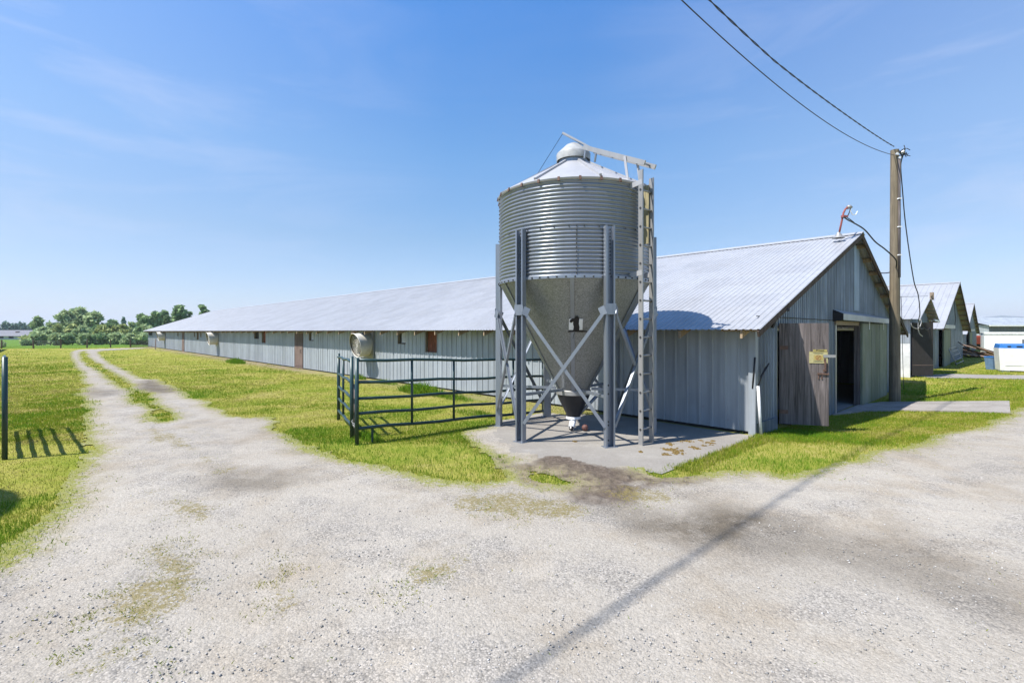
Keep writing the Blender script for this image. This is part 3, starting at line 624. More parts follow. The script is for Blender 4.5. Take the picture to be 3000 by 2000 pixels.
# yellow notice on the door
sgn = thing('sign', 'small faded yellow Private notice fixed to the swung open plywood door', 'sign', st(0, 0, 0)+Vector((0, 0, 0)), BANG)
sgn.location = st(0, 0, 0)
su0, su1 = .54*dl/1.0+.06, .54*dl+.06+.33
b = MB(); door_local(b, su0, su1, .047, .054, 1.35, 1.585); b.build('board', M['yellow'], sgn)
b = MB(); door_local(b, su0, su1, .0545, .0555, 1.577, 1.585); door_local(b, su0+.08, su0+.25, .0545, .0555, 1.415, 1.515); b.build('panel', m_plain('ochre_sign_panel', (.38, .30, .10), .6), sgn)
cc = Vector((hinge[0], hinge[1], 0))+dv*((su0+su1)/2)+dn*.0562
def door_mtx(u, z, o): 
    c = Vector((hinge[0], hinge[1], 0))+dv*u+dn*o; X = dv; Z = dn; Y = Z.cross(X)
    return Matrix(((X.x, Y.x, Z.x, c.x), (X.y, Y.y, Z.y, c.y), (X.z, Y.z, Z.z, z), (0, 0, 0, 1)))
b = MB()
for k in range(20):
    a0, a1 = 2*math.pi*k/20, 2*math.pi*(k+1)/20; b.quad((.04*math.cos(a0), .04*math.sin(a0), 0), (.052*math.cos(a0), .052*math.sin(a0), 0), (.052*math.cos(a1), .052*math.sin(a1), 0), (.04*math.cos(a1), .04*math.sin(a1), 0))
b.bar((-.03, -.03, 0), (.03, .03, 0), .012, .001); b.bar((-.02, .022, 0), (.0, -.02, 0), .01, .001)
q = b.build('emblem', M['signred'], sgn); q.matrix_local = door_mtx((su0+su1)/2, 1.465, .057)
b = MB(); door_local(b, su0+.07, su1-.01, .047, .051, 1.589, 1.63); b.build('header', m_plain('ochre_header', (.36, .30, .10), .6), sgn)
text_mesh('\u00b7Private\u00b7', .05, .0008, 'lettering', M['ink'], sgn, door_mtx((su0+su1)/2+.03, 1.61, .053))
b = MB()
for k in range(5): door_local(b, su0+.07+.025*(k % 2), su1-.07-.02*(k % 3), .0546, .0556, 1.557-.013*k if k < 2 else 1.40-.014*(k-2), 1.562-.013*k if k < 2 else 1.404-.014*(k-2))
b.build('small_print', M['ink'], sgn)

# exhaust fans on the sunlit wall
m_shade_liner = m_plain('shade_dark_fan_liner', (.16, .14, .11), .8)  # dark colour paints the shade inside the fan mouth
def fan(t, label, tilt=0.):
    f = thing('exhaust_fan', label, 'fan', st(0, t, 0), BANG, 'white exhaust fans on the long wall')
    b = MB(); b.box((-.05, -.58, .88), (-.024, .58, 2.03)); b.build('mounting_plate', M['alu'], f)
    h = MB(); n = 40; rings = [(.0, .50, 1.45), (-.25, .49, 1.44), (-.55, .475, 1.42), (-.62, .50, 1.415), (-.635, .485, 1.415), (-.55, .455, 1.42), (-.1, .455, 1.45)]
    for x, r, zc in rings:
        for j in range(n): a = 2*math.pi*j/n; h.v.append((x-.05-.10*math.sin(a)*(-x)/.6-.0, r*math.cos(a)+tilt*x, zc+r*math.sin(a)))
    for k in range(len(rings)-1):
        for j in range(n): p = k*n+j; q = k*n+(j+1) % n; h.f.append((p, q, q+n, p+n))
    h.build('cone', M['fanwhite'], f, True, auto=40)
    g = MB()
    for r in (.08, .15, .22, .29, .36, .43):
        pts = [(-.60-.10*math.sin(2*math.pi*j/28)*r/.48*1.0, r*math.cos(2*math.pi*j/28)-.60*tilt, 1.415+r*math.sin(2*math.pi*j/28)) for j in range(29)]
        g.tube(pts, .007, 4, False)
    for k in range(6):
        a = math.pi*k/6; g.tube([(-.59-.10*sg*math.sin(a), sg*.46*math.cos(a)-.60*tilt, 1.415+sg*.46*math.sin(a)) for sg in (-1, 1)], .006, 4)
    g.build('guard', M['fanwhite'], f, True)
    bl = MB()
    for k in range(4):
        a = math.pi/2*k+.4; c, s_ = math.cos(a), math.sin(a)
        bl.poly([(-.22, .05*c, 1.45+.05*s_), (-.30, .42*c-.12*s_, 1.45+.42*s_+.12*c), (-.20, .42*c+.12*s_, 1.45+.42*s_-.12*c)])
    bl.build('blades', M['dark'], f)
    b = MB(); b.poly([(-.056, .45*math.cos(k*.2618), 1.45+.45*math.sin(k*.2618)) for k in range(24)]); b.build('backing', M['dark'], f)
    b = MB(); n = 40
    for x, r, zc in ((-.61, .452, 1.415), (-.3, .452, 1.43), (-.06, .452, 1.45)):
        for j in range(n): a = 2*math.pi*j/n; b.v.append((x-.05-.10*math.sin(a)*(-x)/.6, r*math.cos(a)+tilt*x, zc+r*math.sin(a)))
    for k in range(2):
        for j in range(n): p = k*n+j; q = k*n+(j+1) % n; b.f.append((p, p+n, q+n, q))
    b.build('shade_liner', m_shade_liner, f, True)
    return f
fan(15.62, 'white drum exhaust fan nearest the camera, above the green gate panel', .35)
fan(40.6, 'white exhaust fan between the two brown side doors of the barn', .2)
f3 = fan(64.0, 'white exhaust fan near the far end, propped by a leaning board', .1)
b = MB(); b.bar((-.75, 64.6, 1.1), (-1.15, 62.0, -.02), .09, .05); o = b.build('prop_board', M['debris2']); o.location = st(0, 0, 0); o.rotation_euler = (0, 0, BANG); tag(o, 'dark board leaning from the ground against the farthest fan', 'board')

barn('second metal barn behind the utility pole with a pale sliding door', 25.7, 0, -.13, 17.4, 60, 2.42, 5.42, .55, .5, openings_gable=[(2.2, 5.5, -.5, 2.2)], near=False, pitch_roof=.3, rafters=0, far_eave_drop=.1)
B2 = [o for o in bpy.data.objects if o.name == 'poultry_barn.001'][0]
b = MB(); b.box((3.0, -.2, -.3), (6.3, -.12, 2.2)); tag(b.build('sliding_door', M['greendoor'], B2), 'pale green sliding door')
b = MB(); b.box((2.0, -.3, 2.3), (8.0, -.05, 2.52)); b.build('door_track', M['roof'], B2)
b = MB(); b.box((6.9, -.06, .7), (8.3, -.03, 2.2)); b.build('hatch', M['browndoor'], B2)
b = MB(); b.tube([(4.2, -.1, 3.4), (4.8, -.15, 3.0), (5.6, -.15, 2.9), (6.4, -.12, 3.3), (7., -.1, 3.9)], .02, 6); b.tube([(9.5, -.1, 4.6), (9.8, -.14, 3.6), (10.4, -.14, 3.0), (10.2, -.1, 2.4), (10.6, -.1, 2.2)], .02, 6); b.build('cable', M['black'], B2, True)
barn('third metal barn farthest right, only its gable tip and overhang visible', 52.9, .6, -.3, 16.6, 60, 2.2, 5.2, .6, .3, openings_gable=[(3, 5, -.5, 2.2)], near=False, pitch_roof=.3, rafters=0)
B3 = [o for o in bpy.data.objects if o.name == 'poultry_barn.002'][0]
b = MB(); b.box((4.2, -.2, -.3), (7.2, -.12, 2.2)); b.build('sliding_door', M['greendoor'], B3)
b = MB(); b.box((2.6, -.3, 2.3), (9.0, -.05, 2.52)); b.build('door_track', M['roof'], B3)
barn('neighbouring barn left of the picture whose eave shadow falls on the lawn', -31.0, 14, 0, 16.3, 61.5, near=False, pitch_roof=.3, rafters=0, floor=False)

# shed between the first and the second barn
sh = thing('shed', 'small grey metal shed with open dark door between the first and second barn', 'shed', st(17.45, -.08, .02), BANG)
w = MB(); rib_wall(w, (0, 0, 0), (0, 1, 0), (-1, 0, 0), 9, 1.45, lambda u: 2.6, .2, .03, .018); w.build('side_wall', M['wall'], sh)
w = MB(); w.box((-.02, 0, -.1), (.03, 9, 1.44)); tag(w.build('side_wall', m_plain('sunlit_lower_panel', (.62, .62, .60), .7, 0, .2, 3), sh), 'flat lower wall panel with sunlight painted in as a pale tone')  # pale colour paints the sunlit part of the wall below the eave shadow
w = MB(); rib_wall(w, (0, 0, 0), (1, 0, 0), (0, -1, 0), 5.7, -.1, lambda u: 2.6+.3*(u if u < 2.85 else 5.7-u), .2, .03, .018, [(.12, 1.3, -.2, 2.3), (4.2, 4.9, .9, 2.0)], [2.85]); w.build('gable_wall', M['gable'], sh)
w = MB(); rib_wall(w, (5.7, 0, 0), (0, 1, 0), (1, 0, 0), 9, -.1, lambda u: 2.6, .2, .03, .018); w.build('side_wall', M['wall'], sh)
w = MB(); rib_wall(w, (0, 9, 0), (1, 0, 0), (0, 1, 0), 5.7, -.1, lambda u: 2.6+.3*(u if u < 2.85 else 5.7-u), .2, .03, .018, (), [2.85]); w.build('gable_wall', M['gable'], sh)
r = MB(); bk = rib_breaks(9.75, .3, .03, .02)
for (u0, h0), (u1, h1) in zip(bk, bk[1:]):
    r.quad((-.4, -.4+u0, 2.5+h0), (2.85, -.4+u0, 3.55+h0), (2.85, -.4+u1, 3.55+h1), (-.4, -.4+u1, 2.5+h1)); r.quad((6.1, -.4+u0, 2.5+h0), (6.1, -.4+u1, 2.5+h1), (2.85, -.4+u1, 3.55+h1), (2.85, -.4+u0, 3.55+h0))
r.build('roof', M['roof'], sh)
for k in range(7):
    x = 3.1+k*.46; b = MB(); b.box((x-.05, -.38, 3.47-(x-2.85)*.323-.08), (x+.05, .3, 3.47-(x-2.85)*.323)); b.build('purlin', M['woodraft'], sh)
b = MB(); b.box((2.75, -.5, 3.45), (2.95, -.36, 3.8)); b.box((2.5, -.46, 3.62), (3.3, -.4, 3.68)); b.build('bracket', M['wood'], sh)
b = MB(); b.bar((6.1, -.4, 2.47), (4.2, -.4, 2.52), .04, .09); b.build('eave_board', M['white'], sh)
b = MB(); p0 = Vector((.1, -.06, 0)); p1 = p0+Vector((.62, -.62, 0))
b.bar((p0.x, p0.y, 1.2), (p1.x, p1.y, 1.2), 2.3, .05, (p1-p0).cross(Vector((0, 0, 1)))); dd = tag(b.build('door', M['dark'], sh), 'dark door standing open')
b = MB(); b.bar((p0.x, p0.y, .5), (p1.x, p1.y, .5), .03, .062, (p1-p0).cross(Vector((0, 0, 1)))); b.build('batten', M['browndoor'], dd)
b = MB(); b.box((5.0, -.14, .9), (5.6, -.05, 2.2)); b.box((5.05, -.14, -.1), (5.55, -.05, .75)); b.build('shutter', m_wood('pale_yellow_boards', (.45, .42, .28)), sh)

# ------------------------------------------------------------------ feed silo
SX, SY = 1.245, 9.965
silo = thing('feed_silo', 'tall galvanised feed silo number 1 on six steel legs', 'silo', (SX, SY, .015), 0)
RC = 1.49
prof = []
z = 2.94; nrib = 25; hh = 1.70
for k in range(nrib*8+1):
    u = k/8.; prof.append((RC+.0135*math.sin(2*math.pi*u), z+hh*k/(nrib*8)))
b = MB(); b.lathe(prof, 120); b.build('cylinder_wall', M['cyl'], silo, True)
b = MB(); b.lathe([(RC+.014, 2.90), (RC+.022, 2.905), (RC+.022, 2.955), (RC+.008, 2.96)], 96); b.build('ring_flange', M['leg'], silo, True, auto=30)
b = MB(); b.lathe([(.315, .80), (RC+.006, 2.93)], 96); b.lathe([(.33, .74), (.33, .83)], 48); b.build('hopper', M['hopper'], silo, True, auto=30)
# roof cone
b = MB(); b.lathe([(RC+.012, 4.60), (RC+.035, 4.615), (RC+.045, 4.64), (RC+.0, 4.675), (.33, 5.33)], 96); b.build('cone_roof', M['binroof'], silo, True, auto=25)
b = MB()
for k in range(8):
    a = R(-124+45*k); c, s_ = math.cos(a), math.sin(a)
    b.bar(((RC+.01)*c, (RC+.01)*s_, 4.69), (.34*c, .34*s_, 5.345), .045, .035)
b.build('roof_seam', M['binroof'], silo)
for k in range(26):
    a = 2*math.pi*(k+.3)/26; c, s_ = math.cos(a), math.sin(a); b = MB(); b.bar(((RC+.04)*c, (RC+.04)*s_, 4.655), ((RC+.055)*c, (RC+.055)*s_, 4.585), .04, .02); b.build('eave_clip', M['rustm'], silo)
b = MB(); b.lathe([(.30, 5.30), (.30, 5.48)], 48); b.build('filler_neck', M['leg'], silo, True)
b = MB(); b.lathe([(.325, 5.42), (.34, 5.42), (.342, 5.55), (.33, 5.575), (.15, 5.745), (.015, 5.81), (.0, 5.81)], 56); lid = b.build('lid', m_plain('pale_grey_lid', (.34, .345, .34), .5), silo, True, auto=30)
La = R(-48.5); lc, ls = math.cos(La), math.sin(La); Tn = Vector((-ls, lc, 0)); Rn = Vector((lc, ls, 0))
b = MB(); b.bar(Vector((-.28*.8, -.05, 5.98)), Vector((.42, -.22, 5.56)), .05, .035); b.build('lid_lever', M['binroof'], lid)
b = MB(); b.tube([(-.22, -.05, 5.97), (-.6, .3, 5.45), (-.95, .6, 4.95)], .006, 4); b.build('pull_cord', M['black'], lid)
# bolts
def bolts(name, pts, r=.017):
    b = MB()
    for p, n in pts:
        p, n = Vector(p), Vector(n).normalized(); b.tube([p-n*.004, p+n*.010, p+n*.017], [r, r, r*.55], 6)
    return tag(b.build(name, M['bolt'], silo), kind='stuff')
pts = []
for k in range(60):
    a = 2*math.pi*k/60; pts.append(((math.cos(a)*(RC+.022), math.sin(a)*(RC+.022), 2.93), (math.cos(a), math.sin(a), 0)))
bolts('bolt_row', pts)
pts = []
for k in range(36):
    a = 2*math.pi*k/36; pts.append(((math.cos(a)*(RC+.014), math.sin(a)*(RC+.014), 3.80), (math.cos(a), math.sin(a), 0)))
for k in range(12):
    a = R(-95); zz = 2.99+k*.074; pts.append(((math.cos(a)*(RC+.013), math.sin(a)*(RC+.013), zz), (math.cos(a), math.sin(a), 0)))
for k in range(12):
    a = R(-172); zz = 3.85+k*.074; pts.append(((math.cos(a)*(RC+.013), math.sin(a)*(RC+.013), zz), (math.cos(a), math.sin(a), 0)))
bolts('bolt_row', pts, .014)
pts = []; seam = MB()
for a in (-98, -38, 22, 82, 142, 202):
    a = R(a); c, s_ = math.cos(a), math.sin(a)
    for k in range(14):
        q = (k+.6)/14.5; r = .315+(RC-.31)*q; zz = .80+2.13*q; pts.append(((r*c, r*s_, zz), (c, s_, -.55)))
    seam.bar((.325*c, .325*s_, .79), ((RC+.007)*c, (RC+.007)*s_, 2.90), .07, .008, (c, s_, 0))
seam.build('hopper_seam', M['leg'], silo); bolts('bolt_row', pts, .022)
# boot below the hopper
b = MB(); b.lathe([(.335, .72), (.35, .72), (.35, .80), (.335, .815)], 40); b.build('collar', M['alu'], silo, True, auto=30)
b = MB(); b.lathe([(.335, .72), (.30, .62), (.15, .32), (.14, .26)], 32); bt = b.build('boot', M['boot'], silo, True, auto=40)
b = MB(); b.lathe([(.145, .27), (.15, .22), (.10, .20), (.0, .20)], 24); b.tube([(.0, -.02, .24), (-.03, -.1, .15), (-.06, -.17, .07)], [.07, .065, .06], 12); b.build('outlet', M['wpvc'], bt, True, auto=40)
b = MB(); b.tube([(-.06, -.17, .075), (-.075, -.2, .035)], [.045, .04], 10); b.build('outlet_cap', M['boot'], bt)
b = MB(); b.tube([(.1, .05, .28), (.34, .1, .5), (.5, .14, .66)], .035, 8); b.build('slide_handle', M['leg'], bt, True)
# legs: C channels opening outwards
leg_ang = [-134, -74, -14, 46, 106, 166]
def leg_mesh():
    b = MB(); y = .085; d = .10; th = .008; r0 = RC+.025      # local: x radial
    b.box((r0, -y, 0), (r0+th, y, 3.80)); b.box((r0+th, -y, 0), (r0+d, -y+th, 3.80)); b.box((r0+th, y-th, 0), (r0+d, y, 3.80))
    b.box((r0+d-th, -y+th, 0), (r0+d, -y+.028, 3.80)); b.box((r0+d-th, y-.028, 0), (r0+d, y-th, 3.80)); b.box((r0-.03, -.12, -.002), (r0+.14, .12, .006))
    return b
leg0 = None; legs = []
for a in leg_ang:
    if leg0 is None: leg0 = leg_mesh().build('leg', M['leg'], silo); o = leg0
    else: o = leg0.copy(); COL.objects.link(o); o.parent = silo
    o.rotation_euler = (0, 0, R(a)); legs.append(o)
g0 = h0 = None
for o in legs:                                             # gussets and bolt holes are pieces of each leg
    if g0 is None:
        b = MB(); b.box((RC+.127, -.10, 2.27), (RC+.135, .10, 2.46)); b.bar((RC+.13, .10, 2.36), (RC+.05, .17, 2.31), .012, .15); b.bar((RC+.13, -.10, 2.36), (RC+.05, -.17, 2.31), .012, .15); g0 = g = b.build('gusset', M['leg'], o)
        b = MB()
        for yy in (-.035, .035):
            for k in range(13): zz = 2.98+k*.064; b.tube([(RC+.034, yy, zz), (RC+.044, yy, zz)], [.014, .01], 6)
        for yy, zz in ((.0, .42), (.0, .36), (.0, .9), (.0, .1), (.0, 1.05)): b.tube([(RC+.034, yy, zz), (RC+.038, yy, zz)], [.018, .014], 6)
        h0 = h = b.build('bolts', M['bolt'], o)
    else:
        for q in (g0, h0): c = q.copy(); COL.objects.link(c); c.parent = o
def lp(a, z, tang=0, r=RC+.10): return Vector((r*math.cos(R(a))-tang*math.sin(R(a)), r*math.sin(R(a))+tang*math.cos(R(a)), z))
for i in range(6):
    a, c = leg_ang[i], leg_ang[(i+1) % 6]
    for (p, q, off) in ((lp(a, 2.33, .10), lp(c, .34, -.09), .0), (lp(c, 2.33, -.10), lp(a, .34, .09), .012)):
        m_ = (p+q)/2; outw = Vector((m_.x, m_.y, 0)).normalized()
        b = MB(); b.bar(p+outw*off, q+outw*off, .058, .007, outw); b.bar(p+outw*(off-.03)+Vector((0, 0, .022)), q+outw*(off-.03)+Vector((0, 0, .022)), .007, .05, outw); b.build('brace', M['leg'], silo)
for a in leg_ang:
    b = MB(); b.bar(lp(a, .83, 0, .36), lp(a, .84, 0, RC+.02), .05, .05); b.build('strut', M['leg'], silo)
# number plate with spray painted 1
pa = math.atan2(-1.0, -.085); pz = 2.13; slope = math.atan2(2.13, RC-.315)
def plate_mtx(off):
    r = .315+(pz-.80)/2.13*(RC-.315); c, s_ = math.cos(pa), math.sin(pa)
    Xv = Vector((-s_, c, 0)); up = Vector((c*math.cos(slope), s_*math.cos(slope), math.sin(slope))); N = Xv.cross(up)
    p = Vector((r*c, r*s_, pz))+N*off
    return Matrix(((Xv.x, up.x, N.x, p.x), (Xv.y, up.y, N.y, p.y), (Xv.z, up.z, N.z, p.z), (0, 0, 0, 1)))
b = MB(); b.box((-.125, -.125, 0), (.125, .10, .004)); pl = b.build('number_plate', m_metal('white_painted_plate', (.85, .85, .84), .5, .2, .1, 0, .2), silo); pl.matrix_local = plate_mtx(.02)
def one(mb, z):
    mb.poly([(-.03, .115, z), (.0, .15, z), (.04, .155, z), (.06, .10, z), (.055, 0, z), (.07, -.07, z), (.062, -.14, z), (-.045, -.135, z), (-.035, -.06, z), (-.05, .0, z), (-.045, .045, z)])
    mb.poly([(-.045, .045, z), (-.085, .02, z), (-.115, .045, z), (-.10, .085, z), (-.065, .11, z), (-.03, .115, z)])
    mb.poly([(-.145, -.172, z), (-.125, -.142, z), (.0, -.136, z), (.12, -.136, z), (.215, -.144, z), (.21, -.17, z), (.05, -.168, z), (-.02, -.166, z)])
b = MB(); one(b, .0052); b.build('number', M['paint_black'], pl)
b = MB(); b.tube([(-.02, -.18, .004), (-.035, -.24, .003), (-.045, -.31, .002)], .004, 4); b.build('paint_drip', M['paint_black'], pl)
# ladder: upright part and the part lying on the roof
lad = [lp(0, 0)]
def lpt(rad, tang, z): return Rn*rad+Tn*tang+Vector((0, 0, z))
for k, (tg, ztop) in enumerate(((-.16, 4.80), (.17, 4.72))):
    b = MB(); b.bar(lpt(1.70, tg, -.03), lpt(1.70-.05*0, tg, ztop), .028, .085, Rn); b.bar(lpt(1.745, tg-.012, -.03), lpt(1.745, tg-.012, ztop), .03, .012, Rn); rl = b.build('ladder_rail', M['alu'], silo)
    b = MB()
    for j in range(14): b.tube([lpt(1.70, tg-.017, .27+j*.322), lpt(1.70, tg-.022, .27+j*.322)], .02, 8)
    b.build('rung_end', M['bolt'], rl)
for j in range(14):
    b = MB(); b.tube([lpt(1.70, -.15, .27+j*.322), lpt(1.70, .16, .27+j*.322)], .017, 8); b.build('ladder_rung', M['alu'], silo, True)
for zz in (2.98, 4.56):
    for tg in (-.17, .18):
        b = MB(); b.bar(lpt(RC, tg, zz), lpt(1.73, tg, zz+.03), .012, .09); b.build('ladder_bracket', M['binroof'], silo)
for tg in (-.16, .17):
    b = MB(); b.bar(lpt(.40, tg, 5.56), lpt(1.78, tg, 4.90), .028, .085, Tn.cross(Rn)); b.build('ladder_rail', M['alu'], silo)
for j in range(5):
    q = .12+j*.2; b = MB(); b.tube([lpt(.40+1.38*q, -.15, 5.56-.66*q), lpt(.40+1.38*q, .16, 5.56-.66*q)], .016, 8); b.build('ladder_rung', M['alu'], silo, True)
for tg in (-.19, .2):
    b = MB(); b.bar(lpt(1.45, tg, 4.66), lpt(1.38, tg, 5.12), .05, .012, Tn); b.build('ladder_bracket', M['binroof'], silo)
    b = MB(); b.bar(lpt(.42, tg*.8, 5.34), lpt(.46, tg*.8, 5.55), .03, .03, Tn); b.build('ladder_bracket', M['leg'], silo)
b = MB(); b.bar(lpt(1.60, .12, 3.55), lpt(1.60, .13, 4.60), .02, .15, Rn); tag(b.build('board', m_wood('mossy_board', (.33, .29, .17)), silo), 'yellowish weathered plank behind the ladder')
# unseen silo copy, added outside the frame to cast the left verge's shadow
s2 = copy_tree(silo); s2.location = (-9.66, 3.5, 0); s2['label'] = 'unseen feed silo copy added to cast the shadow on the left verge'; s2['group'] = 'feed silos'; silo['group'] = 'feed silos'
for ch in list(s2.children):
    if ch.name.startswith('number_plate'):
        for g in list(ch.children): bpy.data.objects.remove(g)
        bpy.data.objects.remove(ch)

b = MB(); n = 14
b.lathe([(.001, 0)]+[(.065*math.sin(math.pi*k/12), .065-.065*math.cos(math.pi*k/12)) for k in range(1, 12)]+[(.001, .13)], 20); o = b.build('ball', M['ball'], None, True); p = gp(1714, 1264); o.location = (p.x, p.y, .014); tag(o, 'small rusty red ball lying on the concrete under the silo', 'ball')
# moss cushions on the pad
V = []; F = []
for (px, py, rx, ry, z) in ((700, 330, 70, 16, 0), (730, 350, 50, 14, 0), (680, 290, 26, 12, 0), (780, 270, 66, 7, 0), (850, 317, 40, 13, 0), (950, 284, 42, 11, 0), (1870-980, 264, 16, 4, 0), (975, 268, 16, 4, 0), (910, 300, 16, 5, 0), (650, 362, 40, 9, 0), (475, 342, 16, 7, 0), (20, 268+3, 20, 4, 0), (640, 325, 34, 10, 0)):
    c = gp(1250+(px+1000)/2.352, 1180+py/2.352); e1 = gp(1250+(px+1000+rx)/2.352, 1180+py/2.352); e2 = gp(1250+(px+1000)/2.352, 1180+(py-ry)/2.352)
    a1 = (e1-c).length; a2 = (e2-c).length
    for k in range(int(70*a1*a2/.06)+10):
        ang = random.random()*6.283; q = math.sqrt(random.random()); w = .75+.45*float(vnoise(np.array(ang*1.2), np.array(px*.1), 3))
        x = c.x+math.cos(ang)*q*a1*w; y = c.y+math.sin(ang)*q*a2*w; r = random.uniform(.018, .045)*(1.15-q*.6); i = len(V)
        for m_ in range(6): V.append((x+r*math.cos(m_*1.047), y+r*math.sin(m_*1.047), .0125))
        V.append((x+random.uniform(-.01, .01), y, .014+r*.55)); F += [(i+m_, i+(m_+1) % 6, i+6) for m_ in range(6)]
o = np_mesh('moss', V, F, M['moss']); tag(o, 'brown moss cushions on the concrete pad beside the barn corner', 'moss', kind='stuff')

# ------------------------------------------------------------------ gates
def gate(label, p, q, zp, zq, uprights, posts, rails=5, rtop=.028, rust=True):
    """tubular gate from p to q; zp/zq = (bottom, top) at both ends"""
    p, q = Vector(p), Vector(q); g = thing('livestock_gate', label, 'gate', (p.x, p.y, 0), 0, 'green tubular livestock gates')
    d = q-p; loc = lambda u, z: Vector((d.x*u, d.y*u, z))
    lo = lambda u: zp[0]*(1-u)+zq[0]*u; hi = lambda u: zp[1]*(1-u)+zq[1]*u
    fr = [0, .22, .44, .68, 1.] if rails == 5 else [k/(rails-1) for k in range(rails)]
    for k, f in enumerate(fr):
        b = MB(); b.tube([loc(u/8, lo(u/8)+(hi(u/8)-lo(u/8))*f+(.012*math.sin(u*1.7+k) if 0 < u < 8 else 0)) for u in range(9)], rtop if k else .03, 10)
        b.build('rail', M['gate'], g, True)
    for u in uprights:
        b = MB(); b.tube([loc(u, lo(u)-.0), loc(u, hi(u)+.0)], .024, 10); b.build('upright', M['gate'], g, True)
    for u, zt in posts:
        b = MB(); b.tube([loc(u, -.15), loc(u, zt)], .036, 12); b.build('post', M['gate'], g, True)
    return g
g1 = gate('long dark green tubular gate panel running behind the silo legs', (-2.73, 8.65), (.72, 11.54), (.284, 1.49), (.128, 1.335), [.24, .45, .80, 1.], [(0, 1.53)])
b = MB(); b.tube([(.22, .185, .0), (.22, .185, .29)], .022, 8); b.build('foot', M['gate'], g1)
g2 = gate('short dark green gate panel seen edge on, left of the long panel', (-2.99, 9.17), (-3.91, 11.08), (.24, 1.44), (.22, 1.42), [.60], [(0, 1.53), (1, 1.5)])
g3 = gate('dark green gate at the left picture edge beside the track', (-7.905, 7.66), (-10.08, 9.76), (.28, 1.5), (.28, 1.5), [.5, 1.], [(0, 1.60)])
ch = MB()
for k in range(14):
    q = k/13.; c0 = Vector((-2.99, 9.17, .36))*(1-q)+Vector((-2.73, 8.65, .33))*q; c0.z -= .06*math.sin(math.pi*q)
    ch.tube([c0+Vector((.018*math.cos(a), .01*math.sin(a), .016*math.sin(a+k*1.57))) for a in np.linspace(0, 6.283, 7)], .005, 4, False)
tag(ch.build('chain', M['alu']), 'thin steel chain tying the two green gate panels together', 'chain')
b = MB(); b.tube([(0, 0, -.1), (0, 0, 1.0)], .05, 10); o = b.build('post', M['doorwood'], None, True)
o.name = 'gate_stub_post'; o.location = (-2.98, 9.35, 0); tag(o, 'grey wooden stub post behind the joint of the green gates', 'post')

# ------------------------------------------------------------------ utility pole and cables
PX, PY = 12.35, 15.86; PZ = float(zg(PX, PY))
def pole(label, x, y, z, h):
    p = thing('utility_pole', label, 'utility pole', (x, y, z), 0, 'wooden utility poles')
    b = MB(); b.tube([(0, 0, -.3), (0, 0, 2), (.0, 0, 5), (0, 0, h)], [.155, .148, .132, .115], 20); b.build('trunk', M['woodpole'], p, True, auto=50)
    return p
pole0 = pole('weathered wooden utility pole standing in front of the barn gable', PX, PY, PZ, 2+530*PY/FPX-PZ)
ph = 2+530*PY/FPX-PZ
b = MB(); b.tube([(.03, -.155, 4.0), (.03, -.155, 6.0), (.03, -.145, ph-.35)], .035, 8); cd = b.build('conduit', M['doorwood'], pole0, True)
b = MB()
for z in (4.7, 5.6, 6.5): b.box((-.02, -.2, z), (.08, -.12, z+.03))
b.build('strap', M['white'], cd)
b = MB(); b.tube([(-.05, -.12, ph-.18), (-.05, -.2, ph-.18)], [.03, .045], 8); b.tube([(.1, -.1, ph-.13), (.18, -.16, ph-.10)], [.03, .05], 8); b.tube([(.02, -.13, ph-.3), (.02, -.19, ph-.3)], [.025, .04], 8); b.build('insulator', M['wpvc'], pole0)
b = MB()
for k in range(6):
    rs = random.Random(k); pts = [Vector((.08, -.13, ph-.1))]
    for j in range(6): pts.append(pts[-1]+Vector((rs.uniform(-.04, .13), rs.uniform(-.05, .05), rs.uniform(-.12, .10))))
    b.tube(pts, .012, 5)
b.build('wire_tangle', M['black'], pole0, True)
dB = Vector((-.745, -.667, 0))
def cable(name, label, pts, r, m='black'):
    o0 = Vector(pts[0]); b = MB(); b.tube([Vector(p)-o0 for p in pts], r, 7); o = b.build(name, M[m], None, True); o.location = o0; return tag(o, label, 'cable', 'black power cables')
top = Vector((PX, PY, 0))
ks = np.linspace(0, 25.6, 120)
# twisted service cable: two strands wound round each other
o0 = top+Vector((0, 0, 7.8)); b = MB()
ks2 = np.linspace(.1, 25.5, 560)
for ph_ in (0, math.pi):
    b.tube([dB*k+Vector((0, 0, 7.04+.0068*(k-11.5)**2+(.10*math.sin(math.pi*k/10) if k < 10 else 0)-7.8))+Vector((BX[1], -BX[0], 0))*.009*math.cos(k*7+ph_)+Vector((0, 0, .009*math.sin(k*7+ph_))) for k in ks2], .0085, 6)
o = b.build('power_cable', M['black'], None, True); o.location = o0; tag(o, 'thick twisted overhead cable, upper of the two leaving the pole top', 'cable', 'black power cables')
cable('power_cable', 'thin overhead wire, lower of the two leaving the pole top', [top+dB*k+Vector((.0, 0, 6.63+.0086*(k-11)**2)) for k in ks], .009)
pole('second utility pole behind the camera carrying the overhead cables', PX+dB.x*25.7, PY+dB.y*25.7, 0, 8.2)
def path(pxs, Z0, Z1):
    n = len(pxs); P = [at(x, y, Z0+(Z1-Z0)*i/(n-1)) for i, (x, y) in enumerate(pxs)]; out = []
    for i in range(n-1):                       # Catmull-Rom
        p0, p1, p2, p3 = P[max(i-1, 0)], P[i], P[i+1], P[min(i+2, n-1)]
        for k in range(6):
            t = k/6.; out.append(.5*((2*p1)+(p2-p0)*t+(2*p0-5*p1+4*p2-p3)*t*t+(3*p1-p0-3*p2+p3)*t**3))
    return out+[P[-1]]
